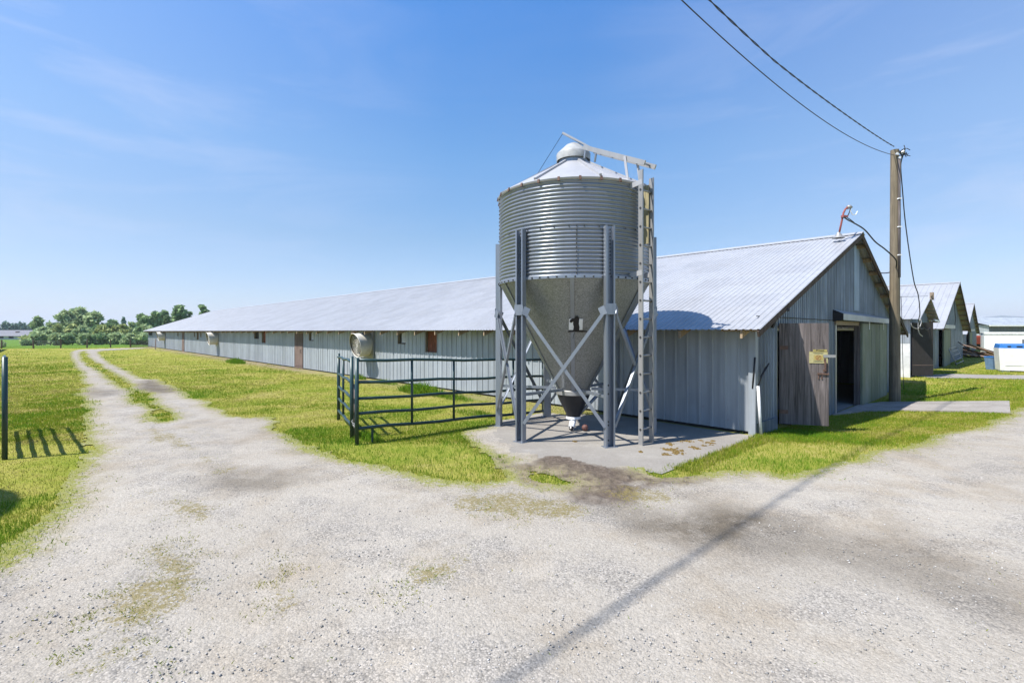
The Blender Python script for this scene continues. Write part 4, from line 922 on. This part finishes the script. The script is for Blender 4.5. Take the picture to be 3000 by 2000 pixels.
cable('power_cable', 'slack black cable hanging from the pole top down to the shed', path([(2632, 448), (2651, 437), (2641, 470), (2639, 496), (2644, 558), (2651, 640), (2664, 740), (2678, 826), (2690, 864), (2695, 916), (2692, 935), (2694, 960), (2706, 962)], PY-.2, 20.9), .018)
cable('power_cable', 'black cable from the red roof mast down to the pole', path([(2472, 636), (2485, 645), (2499, 652), (2533, 673), (2564, 708), (2594, 731), (2624, 760), (2626, 780)], 13.9, PY-.2), .02)
cable('power_cable', 'short black cable from the pole to the barn overhang', path([(2626, 780), (2622, 790), (2610, 797), (2590, 800), (2570, 798)], PY-.2, 16.5), .018)
cable('power_cable', 'thin horizontal wire between the pole and the shed ridge', path([(2637, 869), (2680, 868.5), (2719, 867)], PY, 22.6), .008)
cable('power_cable', 'grey loop of cable hanging at the shed door', path([(2669, 947), (2674, 958), (2690, 962), (2699, 945), (2696, 935), (2690, 950), (2693, 975), (2703, 985)], 20.6, 20.7), .018, 'alu')
cable('power_cable', 'drooping cable loop between the shed and the second barn', path([(2699, 935), (2704, 955), (2716, 966), (2727, 955), (2731, 940), (2740, 932)], 20.8, 22.0), .016)
cable('power_cable', 'thin vertical wire beside the utility pole', path([(2640, 870), (2643, 960), (2645, 1060), (2648, 1140)], PY, PY+.1), .008)
# mast on the roof
mz = 4.72; mp_ = Vector((9.335, 14.05, mz)); mast = thing('service_mast', 'red bent conduit mast standing on the barn roof near the gable peak', 'mast', mp_)
b = MB(); b.lathe([(.16, -.06), (.10, .0), (.05, .08), (.04, .1)], 20); b.build('flashing', M['alu'], mast, True)
b = MB(); b.tube([(0, 0, .0), (.09, 0, .42), (.14, 0, .66), (.19, 0, .76), (.26, 0, .82)], .026, 10); b.build('pipe', M['redpipe'], mast, True)
b = MB(); b.tube([(.25, 0, .815), (.33, -.01, .83), (.37, -.02, .80)], [.06, .055, .03], 10); b.build('weatherhead', M['alu'], mast, True)
b = MB(); b.tube([(.12, -.02, .52), (.12, -.02, .58)], .06, 10); b.box((.1, -.09, .53), (.22, .05, .57)); b.build('clamp', M['redpipe'], mast)
b = MB(); b.tube([(.33, -.03, .8), (.32, -.03, .7), (.38, -.03, .6), (.47, -.03, .6), (.52, -.03, .7)], .012, 6); b.build('wire_tail', M['white'], mast, True)
b = MB(); b.tube([(.33, -.03, .8), (.28, -.03, .65), (.22, -.03, .52), (.3, -.03, .47), (.42, -.03, .38)], .013, 6); b.build('wire_tail', M['black'], mast, True)

# ------------------------------------------------------------------ things on the right
def ptub():
    p = gp(2927, 1089); rz = R(-36)
    t = thing('insulated_tub', 'large scuffed white insulated tub with a blue lid at the right edge', 'tub', p, rz)
    w, dp, h = 1.5, 1.25, 1.18; b = MB()
    lo = [(0.05, 0.05), (w-.05, .05), (w-.05, dp), (.05, dp)]; hi = [(-.02, -.02), (w+.02, -.02), (w+.02, dp+.05), (-.02, dp+.05)]
    b.poly([(x, y, .08) for x, y in lo][::-1]); b.poly([(x, y, h) for x, y in hi])
    for i in range(4): j = (i+1) % 4; b.quad((*lo[i], .08), (*lo[j], .08), (*hi[j], h), (*hi[i], h))
    b.build('tank', M['tub'], t, bevel=.05)
    for z in (.32, .58, .84):
        r = MB(); r.box((.22, -.012+.03, z), (w-.2, .06, z+.05)); r.build('rib', M['tub'], t, bevel=.012)
    r = MB(); r.box((.08, .1, 0), (.4, dp-.1, .08)); r.box((w-.4, .1, 0), (w-.08, dp-.1, .08)); r.build('foot', M['tub'], t)
    l = MB(); l.poly([(-.01, -.01, h), (w+.01, -.01, h), (w-.02, .03, h+.16), (.04, .03, h+.16)]); l.poly([(.04, .03, h+.16), (w-.02, .03, h+.16), (w-.02, dp, h+.22), (.04, dp, h+.22)]); l.poly([(-.01, -.01, h), (.04, .03, h+.16), (.04, dp, h+.22), (-.01, dp, h)]); l.poly([(w+.01, -.01, h), (w+.01, dp, h), (w-.02, dp, h+.22), (w-.02, .03, h+.16)]); l.poly([(-.01, dp, h), (.04, dp, h+.22), (w-.02, dp, h+.22), (w+.01, dp, h)])
    ld = l.build('lid', M['blue'], t)
    q = MB(); q.box((.3, -.005, h+.05), (.42, .03, h+.12)); q.box((.62, -.005, h+.05), (.82, .03, h+.12)); q.build('latch', M['black'], ld)
    p = gp(2908, 1083); t = thing('blue_bin', 'narrow blue plastic bin standing left of the white tub', 'bin', p, 0); b = MB()
    lo = [(.03, 0), (.28, 0), (.28, .4), (.03, .4)]; hi = [(-.02, -.02), (.33, -.02), (.33, .45), (-.02, .45)]
    for i in range(4): j = (i+1) % 4; b.quad((*lo[i], .0), (*lo[j], .0), (*hi[j], .66), (*hi[i], .66))
    b.poly([(x, y, .01) for x, y in lo][::-1]); b.build('body', m_plain('dull_blue_plastic', (.12, .20, .32), .5), t)
    b = MB(); b.box((-.03, -.03, .64), (.34, .46, .70)); b.build('rim', M['blue'], t)
ptub()
def leaning_gate():
    p = gp(2803, 1070); q = gp(2824, 1062); t = thing('tube_gate', 'small galvanised tube gate leaning against the second barn', 'gate', p); d = Vector((q.x-p.x, q.y-p.y, 0)); lean = Vector((-.32, .25, 0))
    up = lambda z: lean*(z/1.1)
    for e in (0, 1): b = MB(); b.tube([d*e, d*e+up(.6)+Vector((0, 0, .6)), d*e+up(1.05)+Vector((0, 0, 1.05))], .022, 8); b.build('upright', M['alu'], t, True)
    for z in (.08, .30, .58, .82, 1.03): b = MB(); b.tube([up(z)+Vector((0, 0, z)), d*.5+up(z)+Vector((0, 0, z+.02)), d+up(z)+Vector((0, 0, z+.05))], .018, 8); b.build('rail', M['alu'], t, True)
leaning_gate()
def lumber():
    c = gp(2862, 1047); t = thing('lumber_pile', 'heap of broken boards and planks beside the third barn', 'lumber pile', c); rs = random.Random(3)
    heap = MB(); hv = []
    for k in range(46):
        L = rs.uniform(1.2, 3.2); a = rs.uniform(-.5, .6); x = rs.uniform(-1.3, 1.5); y = rs.uniform(-.6, 2.2); zt = max(.1, 1.35-abs(x+.2)*.62)*rs.uniform(.4, 1.); e = rs.uniform(-.15, .15)
        p = Vector((x-.25*L, y, zt)); q = Vector((x+L*.6, y-.6+a, max(.03, zt-L*.40)))
        b = MB(); b.bar(p, q, rs.uniform(.12, .3), rs.uniform(.025, .06), (rs.uniform(-.4, .4), rs.uniform(-.3, .3), 1)); b.build('board', M['debris'] if rs.random() < .55 else M['debris2'], t)
lumber()
a_ = at(2846, 952, 38); p = gp(2893, 1056)
b = MB(); b.bar(Vector((0, 0, -.05)), Vector((-1.25, 3.2, 2.6)), .05, .05); o = b.build('prop_pole', M['debris2']); o.location = p; tag(o, 'thin dark pole leaning from the grass up to the second barn eave', 'pole')
b = MB(); b.lathe([(.001, 0), (.12, .02), (.14, .1), (.08, .17), (.001, .19)], 9); o = b.build('boulder', M['stone'], None); o.location = gp(2896, 1060); tag(o, 'pale stone at the foot of the leaning pole', 'stone')
def container():
    p = at(2884, 1043, 44); p.z = -.35; t = thing('white_container', 'white site container with two small windows behind the tub', 'container', p, R(-40)); w, d, h = 3.9, 4, 2.2
    b = MB(); b.box((0, 0, 0), (w, d, h)); b.build('body', M['wpvc'], t)
    b = MB(); b.box((-.05, -.05, h-.02), (w+.05, d+.05, h+.07)); b.box((-.05, -.05, h-.14), (w+.05, .02, h-.10)); b.build('top_rail', M['white'], t)
    b = MB(); b.box((w-.16, -.03, 0), (w+.03, .1, h)); b.build('corner_post', M['white'], t)
    for x in (2.35, 2.8):
        b = MB(); b.box((x-.03, -.03, 1.25), (x+.23, .02, 1.68)); f = b.build('window', M['white'], t); b = MB(); b.box((x, -.036, 1.28), (x+.2, -.02, 1.65)); b.build('pane', m_plain('grey_window_glass', (.12, .13, .15), .2), f)
container()
def farbuilding():
    Z = 92; p = at(2897, 1000, Z); p.z = float(zg(p.x, p.y)); t = thing('machine_shed', 'long grey machine shed with a pale roof on the right horizon', 'building', p, R(4)); L, d = 34, 14; he = 4.0
    b = MB(); rib_wall(b, (0, 0, 0), (1, 0, 0), (0, -1, 0), L, 0, lambda u: he, .6, .08, .04); b.build('wall', m_plain('blue_grey_cladding', (.13, .15, .185), .7), t)
    b = MB(); b.box((0, .01, 0), (.1, d, he)); b.box((L-.1, .01, 0), (L, d, he)); b.box((.1, d-.1, 0), (L-.1, d, he)); b.build('wall', M['wall'], t)
    b = MB(); bk = rib_breaks(L+1, .6, .06, .05)
    for (u0, h0), (u1, h1) in zip(bk, bk[1:]):
        b.quad((-.5+u0, -.6, he-.1+h0), (-.5+u1, -.6, he-.1+h1), (-.5+u1, d/2, he+1.6+h1), (-.5+u0, d/2, he+1.6+h0)); b.quad((-.5+u0, d+.6, he-.1+h0), (-.5+u0, d/2, he+1.6+h0), (-.5+u1, d/2, he+1.6+h1), (-.5+u1, d+.6, he-.1+h1))
    b.build('roof', M['wall'], t); b = MB(); b.box((-.5, -.7, he-.28), (L+.5, -.56, he-.02)); b.build('gutter', M['white'], t)
farbuilding()
def redtrailer():
    p = at(2853, 1020, 62); p.z = float(zg(p.x, p.y)); t = thing('farm_wagon', 'red farm wagon parked behind the lumber pile', 'wagon', p, R(10))
    b = MB(); b.box((0, 0, .55), (1.5, 3, 1.05)); b.box((-.05, -.05, 1.05), (1.55, 3.05, 1.62)); b.build('body', M['redpaint'], t, bevel=.03)
    for z in (.7, 1.1, 1.36): b = MB(); b.box((-.08, -.09, z), (1.58, -.05, z+.06)); b.build('rib', M['redpaint'], t)
    for x in (.15, 1.35):
        for y in (.5, 2.4):
            b = MB(); b.tube([(x-.12, y, .32), (x+.12, y, .32)], .32, 18); b.build('wheel', M['black'], t)
redtrailer()

# ------------------------------------------------------------------ fence along the far field
for i, (px, py) in enumerate([(4, 1020), (98, 1020.5), (178, 1020), (255, 1019), (324, 1018), (382, 1017.3), (-80, 1020)]):
    Z = 2880/(py-HOR); X = (px-1500)/FPX*Z
    if i == 0:
        b = MB(); b.box((-.06, -.06, -.3), (.06, .06, 1.02)); fp = b.build('fence_post', M['bark'], None, bevel=.01); o = fp
    else: o = fp.copy(); COL.objects.link(o)
    o.location = (X, Z, float(zg(X, Z))); o.rotation_euler = (random.uniform(-.03, .03), random.uniform(-.03, .03), random.random()); tag(o, ['dark fence post at the left picture edge', 'dark fence post in front of the grey roofed building', 'dark fence post left of the tallest willow', 'dark fence post where the track bends', 'dark fence post right of the track bend', 'dark fence post nearest the barn end', 'dark fence post just outside the left edge'][i], 'fence post', 'dark fence posts along the field')
fw = MB(); ptsF = [((px-1500)/FPX*2880/(py-HOR), 2880/(py-HOR)) for px, py in [(-80, 1020), (4, 1020), (98, 1020.5), (178, 1020), (255, 1019), (324, 1018), (382, 1017.3), (436, 1016)]]
for z in (.35, .6, .85):
    fw.tube([(x, y, float(zg(x, y))+z) for x, y in ptsF], .009, 4, False)
tag(fw.build('fence_wire', M['bolt']), 'thin wires strung along the dark fence posts', 'wire')
nt = MB(); (x0, y0), (x1, y1) = ptsF[-2], ptsF[-1]
for k in range(22): q = k/21.; nt.tube([(x0+(x1-x0)*q, y0+(y1-y0)*q, 0), (x0+(x1-x0)*q, y0+(y1-y0)*q, .75)], .016, 4)
for z in (.05, .4, .74): nt.tube([(x0, y0, z), (x1, y1, z)], .014, 4)
tag(nt.build('picket_fence', M['doorwood']), 'low weathered picket fence between the last post and the barn', 'fence')
# grey farm building on the left horizon
def house():
    Z = 205; p = at(-160, 994, Z); p.z = float(zg(p.x, p.y)); t = thing('farmhouse', 'low grey roofed building half hidden behind trees at left', 'building', p, R(-4)); L = 37; d = 12
    b = MB(); b.box((0, 0, 0), (L, d, 1.9)); b.build('wall', m_plain('pale_siding', (.5, .5, .48), .7), t)
    b = MB(); b.poly([(-.6, -.8, 1.5), (L+.6, -.8, 1.5), (L-3, d/2, 3.95), (-.6, d/2, 3.95)]); b.poly([(-.6, d+.8, 1.5), (-.6, d/2, 3.95), (L-3, d/2, 3.95), (L+.6, d+.8, 1.5)]); b.poly([(L+.6, -.8, 1.5), (L+.6, d+.8, 1.5), (L-3, d/2, 3.95)]); b.build('roof', M['greyroof'], t)
    for k in range(8): b = MB(); b.box((1.5+k*4.5, -.04, .5), (3.7+k*4.5, .02, 1.5)); b.build('window', M['dark'], t)
    b = MB(); b.box((L-9, 3, 2.6), (L-8, 4, 3.4)); b.build('chimney', M['debris2'], t)
house()

# ------------------------------------------------------------------ trees
TREES = []
def leaf_cloud(centres, n, size, rs, flat=1.):
    C = np.array(centres); w = C[:, 3]**2; w /= w.sum(); k = rs.choice(len(C), n, p=w)
    d = rs.normal(size=(n, 3)); d /= np.linalg.norm(d, axis=1)[:, None]; rad = 1.15*C[k, 3]*(rs.random(n)**.5)*(1+.28*rs.normal(size=n))
    P = C[k, :3]+d*rad[:, None]*np.array([1, 1, .8])
    sz = size*(.55+.9*rs.random(n)); u = rs.normal(size=(n, 3)); u /= np.linalg.norm(u, axis=1)[:, None]; v = np.cross(u, rs.normal(size=(n, 3))); v /= np.linalg.norm(v, axis=1)[:, None]
    V = np.stack([P-u*sz[:, None], P+v*sz[:, None]*.55, P+u*sz[:, None], P-v*sz[:, None]*.55], 1).reshape(-1, 3)
    F = np.arange(4*n).reshape(-1, 4); return V, F
def tree(name, label, px, top, Z, hw, kind='leaf_a', n=2600, bush=False, seed=0, group='trees along the field edge', size=.42, conifer=False, cat='tree'):
    rs = np.random.default_rng(seed+11); X = (px-1500)/FPX*Z; zb = float(zg(X, Z)); H = EYE-(top-HOR)/FPX*Z-zb; Wd = hw*Z/FPX
    t = thing(name, label, cat, (X, Z, zb), 0, group); cen = []
    if conifer:
        for k in range(16):
            q = (k+.5)/16.; r = Wd*(1-q)**.8*.8+.1; z = H*(.12+.86*q)
            for j in range(3): a = rs.random()*6.28; cen.append((math.cos(a)*r*.5, math.sin(a)*r*.5, z, r*.6))
    else:
        nb = 13 if bush else 34
        for k in range(nb):
            a = rs.random()*6.28; q = rs.random()**.6; lo, hi = (.18, .78) if bush else (.30, .86)
            z = H*(lo+(hi-lo)*rs.random()); fall = math.sqrt(max(.05, 1-((z/H-.55)/.55)**2)); r = Wd*((.30 if bush else .20)+.18*rs.random())
            cen.append((math.cos(a)*q*Wd*.72*fall, math.sin(a)*q*Wd*.6*fall, min(z, H-r*.8), r))
        cen.append((rs.normal()*Wd*.15, 0, H-Wd*.32, Wd*.36))
    V, F = leaf_cloud(cen, n, size*Z/110, rs)
    clump = fbm(V[::4, 0]*.9+seed, V[::4, 2]*.9+V[::4, 1]*.4, 5); rnd = np.repeat(np.clip(.15+.75*clump+.35*(rs.random(n)-.5), 0, 1), 4)
    np_mesh('crown', V, F, M[kind], t, dict(rnd=rnd))
    b = MB(); tz = H*(.35 if bush else .62)
    b.tube([(0, 0, -.2), (.05*Wd, 0, tz*.4), (-.04*Wd, .05, tz)], [max(.06, H*.022), H*.016, H*.006], 7)
    for k in range(0 if conifer else 5):
        c = cen[k % len(cen)]; b.tube([(0, 0, tz*(.3+.1*k)), (c[0]*.5, c[1]*.5, (c[2]+tz*.4)/2), c[:3]], [H*.010, H*.007, H*.003], 5)
    b.build('trunk', M['bark'], t, True)
    return t
TL = [
 ('willow_tree', 'slender pale green tree right of the grey roofed building', 107, 928, 108, 17, 'leaf_a', 2200),
 ('willow_tree', 'tall grey green willow forming the left half of the big clump', 196, 911, 114, 26, 'leaf_a', 4200),
 ('willow_tree', 'tallest willow in the middle of the big clump', 232, 902, 118, 30, 'leaf_a', 5200),
 ('willow_tree', 'broad willow forming the right shoulder of the big clump', 277, 914, 114, 28, 'leaf_a', 4600),
 ('broadleaf_tree', 'low dark tree between the big clump and the spire', 326, 938, 122, 22, 'leaf_b', 2600),
 ('broadleaf_tree', 'dark spreading tree at the left of the group behind the barn end', 421, 921, 120, 22, 'leaf_b', 3200),
 ('broadleaf_tree', 'dark round tree in the middle of the group behind the barn end', 452, 914, 122, 22, 'leaf_b', 3200),
 ('broadleaf_tree', 'dark tree at the right of the group behind the barn end', 482, 912, 126, 18, 'leaf_b', 2800),
 ('broadleaf_tree', 'tall rounded tree rising above the barn roof', 525, 895, 130, 25, 'leaf_b', 3800),
 ('broadleaf_tree', 'small sprig of tree top just over the barn roof', 556, 915, 132, 9, 'leaf_b', 900),
 ('broadleaf_tree', 'rightmost tree top peeping over the barn roof', 599, 894, 132, 19, 'leaf_b', 2600),
]
for i, (nm, lb, px, tp, Z, hw, kd, n) in enumerate(TL): tree(nm, lb, px, tp, Z, hw, kd, int(n*1.9), seed=i)
tree('conifer_tree', 'narrow spire shaped conifer behind the shrubs left of the barn end', 362, 928, 135, 9, 'leaf_c', 1500, seed=30, conifer=True)
BU = [(128, 958, 'leaf_a'), (148, 945, 'leaf_a'), (168, 952, 'leaf_d'), (190, 958, 'leaf_a'), (212, 950, 'leaf_d'), (236, 955, 'leaf_a'), (258, 962, 'leaf_a'), (280, 956, 'leaf_b'), (300, 952, 'leaf_d'), (322, 950, 'leaf_b'), (344, 955, 'leaf_d'), (366, 950, 'leaf_d'), (388, 945, 'leaf_a'), (408, 958, 'leaf_b'), (428, 952, 'leaf_a'), (110, 972, 'leaf_a'), (160, 976, 'leaf_a'), (202, 978, 'leaf_b'), (246, 980, 'leaf_a'), (292, 978, 'leaf_b'), (336, 976, 'leaf_a'), (378, 978, 'leaf_a'), (420, 974, 'leaf_a'), (88, 985, 'leaf_d')]
for i, (px, tp, kd) in enumerate(BU):
    where = ['below the slender tree', 'left of the big willow clump', 'under the left willow', 'under the middle willow', 'under the right willow', 'left of the spire conifer', 'below the spire conifer', 'near the barn end'][min(7, max(0, int((px-100)/42)))]
    hue = {'leaf_a': 'grey green', 'leaf_b': 'dark green', 'leaf_d': 'yellow green'}[kd]; row = 'low front row' if tp >= 970 else ('tall' if tp <= 950 else 'mid height')
    tree('shrub', f'{row} {hue} shrub {where} ({["first","second"][i%2]} of its pair from the left)' if False else f'{row} {hue} shrub {where}', px, tp, 98+(i*7 % 11) if tp < 970 else 92+i % 3, 18 if tp < 970 else 19, kd, 2600, True, 50+i, 'shrubs under the willows', cat='shrub')
for i, (px, tp) in enumerate([(-30, 936), (-8, 940), (12, 938), (24, 942), (36, 946), (46, 944), (59, 938), (72, 944), (84, 947), (97, 946)]):
    tree('conifer_tree', ['dark conifer just beyond the left picture edge', 'dark conifer cut by the left picture edge', 'tall dark conifer above the left part of the grey roof', 'second dark conifer above the grey roof from the left', 'lower dark conifer above the middle of the grey roof', 'dark conifer right of the low one above the grey roof', 'pointed tall conifer above the right part of the grey roof', 'dim conifer left of the slender tree', 'shortest dim conifer left of the slender tree', 'dim conifer directly behind the slender tree'][i], px, tp, 240+i*3, 11, 'leaf_c', 1100, seed=90+i, group='conifers behind the grey roofed building', conifer=True, size=.34)
for i, (px, tp) in enumerate([(2880, 969), (2886, 971), (2892, 968), (2870, 970)]):
    tree('conifer_tree', ['tiny far conifer left of the grey machine shed', 'short far conifer beside the machine shed', 'far conifer touching the machine shed roof end', 'far conifer next to the third barn overhang'][i], px, tp, 330, 4, 'leaf_c', 260, seed=120+i, group='far conifers on the right horizon', conifer=True, size=.3)
tree('shrub', 'small dark shrub below the grey roofed building', 76, 995, 88, 9, 'leaf_b', 700, True, 140, 'shrubs under the willows', cat='shrub')
tree('shrub', 'small pale shrub by the left edge fence post', 10, 1000, 66, 8, 'leaf_a', 500, True, 141, 'shrubs under the willows', cat='shrub', size=.2)

# ------------------------------------------------------------------ grass
def blades(name, X, Y, h, w, lush, label, cat=None, kind='stuff', m='grass', lean=.5):
    n = len(X); Z = zg(X, Y); a = rng.random(n)*6.283; ca, sa = np.cos(a), np.sin(a); l = (rng.random(n)-.5)*2*lean; b2 = rng.random(n)*6.283
    lx, ly = np.cos(b2)*l*h, np.sin(b2)*l*h
    V = np.stack([np.stack([X-ca*w/2, Y-sa*w/2, Z-.005], -1), np.stack([X+ca*w/2, Y+sa*w/2, Z-.005], -1), np.stack([X+lx*.4+ca*w*.3, Y+ly*.4+sa*w*.3, Z+h*.6], -1), np.stack([X+lx, Y+ly, Z+h], -1)], 1).reshape(-1, 3)
    i = np.arange(n)*4; F = np.concatenate([np.stack([i, i+1, i+2], -1), np.stack([i, i+2, i+3], -1)])
    o = np_mesh(name, V, F, M[m], None, dict(rnd=np.repeat(rng.random(n), 4), lush=np.repeat(lush, 4)))
    return tag(o, label, cat, None, kind)
def lawn():
    N = 900000; u = rng.uniform(-1640, 1640, N); v = np.where(rng.random(N) < .62, rng.uniform(36, 330, N), rng.uniform(36, 760, N))
    Z = 2880/v; X = u/FPX*Z; Z = Z*(1+rng.uniform(-.02, .02, N)); Y = Z
    d = yard_sdf(X, Y); t, s = ts(X, Y); ph = pad_hole(X, Y)
    slab = np.maximum(sdf(POLY_SLAB, X, Y), sdf(POLY_PATH2, X, Y)); slab = slab+(fbm(X*5, Y*5, 77)-.5)*.25
    fence = 57.5+(X+58)*.12+sm(X, -50, -40)*8
    inb = ((s > -.02) & (s < 15.0) & (t > -.02) & (t < 77)) | ((s > 17.3) & (s < 23.3) & (t > -.2) & (t < 9)) | ((s > 25.5) & (s < 44) & (t > -.1))
    bare = (np.abs(s+.40) < .45+.1*(t > 17)) & (t > 7) & (t < 80) & (fbm(X*.9, Y*.9, 61)+rng.random(len(X))*.25 < .72)
    ok = (d < .4*rng.random(N)**3.5) & ((ph < -.05)) & (slab < 0) & ~inb & ~bare & (Y < 75)
    X, Y, d, t, s = X[ok], Y[ok], d[ok], t[ok], s[ok]; n = len(X); r = np.hypot(X, Y)
    lush = sm(-d, 1.3, .1)*(r < 8.3)*(X < -3)*.6
    lush = np.maximum(lush, sm(-d, 2.4, .3)*(r < 11)*(X > -4.5)*.75); lush = np.maximum(lush, ((t < -.2) & (s > -1) & (r < 30))*.35)
    lush = np.maximum(lush, sdf(POLY_MID, X, Y).clip(0, .5)*1.0*(fbm(X*.5, Y*.5, 71) > .45)); lush = np.maximum(lush, .75*sm(fbm(X*.33, Y*.33, 91)+.3*(fbm(X*2.1, Y*2.1, 92)-.5), .56, .72)); lush = lush*(.45+.8*fbm(X*1.4, Y*1.4, 72))
    thin = (rng.random(n) < .55+.45*lush+.25*(r > 15))
    X, Y, lush, r = X[thin], Y[thin], lush[thin], r[thin]; n = len(X)
    h = (.016+.024*rng.random(n))*(1+1.6*lush*rng.random(n))*(1+.35*(r > 20)); w = np.clip(r*.00075, .0045, .03)*(.7+.6*rng.random(n))
    fs = rng.uniform(-3.35, -.1, 3200); ft = -.10-.32*rng.random(3200)**1.3; fx = C0[0]+fs*BX[0]+ft*AX[0]; fy = C0[1]+fs*BX[1]+ft*AX[1]
    q = rng.random(260000); ex = rng.uniform(-3.4, 3.2, 260000); ey = rng.uniform(5.6, 10.5, 260000); ed = yard_sdf(ex, ey); eo = (np.abs(ed+.03) < .10) & (pad_hole(ex, ey) < -.08) & (q < .16); ex, ey = ex[eo], ey[eo]
    def more(a, b): return np.concatenate([a, b])
    for gx, gy, hh_ in ((fx, fy, .085), (ex, ey, .045)):
        m_ = len(gx); X = more(X, gx); Y = more(Y, gy); lush = more(lush, .15+.45*rng.random(m_)); h = more(h, hh_*(.4+.7*rng.random(m_))); w = more(w, np.full(m_, .0075))
    blades('grass', X, Y, h, w, lush, 'short sunlit lawn grass around the track, gates and barns', 'grass')
    print('blades', n)
lawn()
def weeds():
    N = 260000; u = rng.uniform(-1600, 1600, N); v = rng.uniform(120, 1080, N); Y = 2880/v; X = u/FPX*Y
    w = np.zeros(N)
    for p in POLY_WEED: w = np.maximum(w, sm(sdf(p, X, Y)+(fbm(X*2, Y*2, 43)-.5)*.8, -.35, .3))
    d = yard_sdf(X, Y); w = np.maximum(w, (1-sm(d, 0, .9))*.75)
    cl = fbm(X*7, Y*7, 55)
    ok = (d > 0) & (pad_hole(X, Y) < -.02) & (cl > .62-.16*w) & (rng.random(N) < w*.7+.012) & (near_pad(X, Y) < .1)
    X, Y = X[ok], Y[ok]; n = len(X); r = np.hypot(X, Y)
    blades('sparse_weeds', X, Y, .012+.024*rng.random(n), np.clip(r*.0009, .004, .02), rng.random(n)*.12, 'sparse yellowish weeds growing through the gravel', 'weeds', lean=1.2); print('weeds', n)
weeds()
def tuft(px, py, r, n, h, lab):
    c = gp(px, py); a = rng.random(n)*6.283; q = rng.random(n)**.6*r; rx = np.cos(a)*q; ry = np.sin(a)*q
    X = c.x+AX[0]*rx*1.7+BX[0]*ry*.5; Y = c.y+AX[1]*rx*1.7+BX[1]*ry*.5
    blades('grass_tuft', X, Y, h*(.4+.6*rng.random(n))*(1.1-.6*q/r), np.full(n, .010), np.full(n, .95), lab, 'grass tuft', 'stuff' if 'fringe' in lab else None, lean=.55)
tuft(1235, 1152, .75, 1500, .42, 'tall bright green tuft at the barn wall behind the long gate panel')
tuft(690, 1063, .9, 900, .42, 'bright green tuft at the wall between the fan and the brown door')
tuft(1330, 1168, .5, 500, .25, 'low green tuft right of the tall one behind the gate')
tuft(1130, 1124, .5, 350, .25, 'small green tuft left of the tall one behind the gate')
tuft(1052, 1110, .35, 300, .30, 'green tuft at the wall under the nearest fan')
tuft(1080, 1285, .30, 420, .20, 'leafy weeds at the foot of the long gate panel post')
tuft(1400, 1215, .6, 700, .16, 'dark green fringe of weeds along the left edge of the pad')
# loose stones
def stones():
    N = 20000; u = rng.uniform(-1550, 1550, N); v = rng.uniform(170, 1075, N); Y = 2880/v; X = u/FPX*Y
    d = yard_sdf(X, Y); cl = fbm(X*2.4, Y*2.4, 81); ok = (d > .1) & (pad_hole(X, Y) < -.05) & (cl+rng.random(N)*.35 > .62) & (near_pad(X, Y) < 0)
    X, Y = X[ok], Y[ok]; n = len(X); r = .002+.008*rng.random(n)**4; r = np.maximum(r, Y*.0004)
    B = np.array([(1, 0, 0), (-1, 0, 0), (0, 1, 0), (0, -1, 0), (0, 0, 1), (0, 0, -1)], float)
    T = np.array([(0, 2, 4), (2, 1, 4), (1, 3, 4), (3, 0, 4), (2, 0, 5), (1, 2, 5), (3, 1, 5), (0, 3, 5)])
    P = B[None]*(.7+.6*rng.random((n, 6, 1)))+rng.normal(size=(n, 6, 3))*.22; a = rng.random(n)*6.283; c, s = np.cos(a)[:, None], np.sin(a)[:, None]
    P = np.stack([P[..., 0]*c-P[..., 1]*s*.8, P[..., 0]*s+P[..., 1]*c*.8, P[..., 2]*.6], -1)*r[:, None, None]*1.25
    V = (P+np.stack([X, Y, zg(X, Y)+.016+r*.25], -1)[:, None]).reshape(-1, 3); F = (T[None]+np.arange(n)[:, None, None]*6).reshape(-1, 3)
    tag(np_mesh('loose_gravel', V, F, M['stone'], None, dict(rnd=np.repeat(rng.random(n), 6))), 'loose stones scattered over the gravel yard', 'gravel', None, 'stuff'); print('stones', n)
stones()

# ------------------------------------------------------------------ air
hb = MB(); hb.box((-6300, -6300, -6), (6300, 6300, 140)); hz_m = bpy.data.materials.new('air'); hz_m.use_nodes = True; hn = hz_m.node_tree.nodes; hn.remove(hn['Principled BSDF'])
hv_ = hn.new('ShaderNodeVolumePrincipled'); hv_.inputs['Color'].default_value = (.86, .92, 1, 1); hv_.inputs['Density'].default_value = 2.2e-4; hv_.inputs['Anisotropy'].default_value = .1
hz_m.node_tree.links.new(hv_.outputs[0], hn['Material Output'].inputs['Volume'])
tag(hb.build('haze', hz_m), kind='stuff')
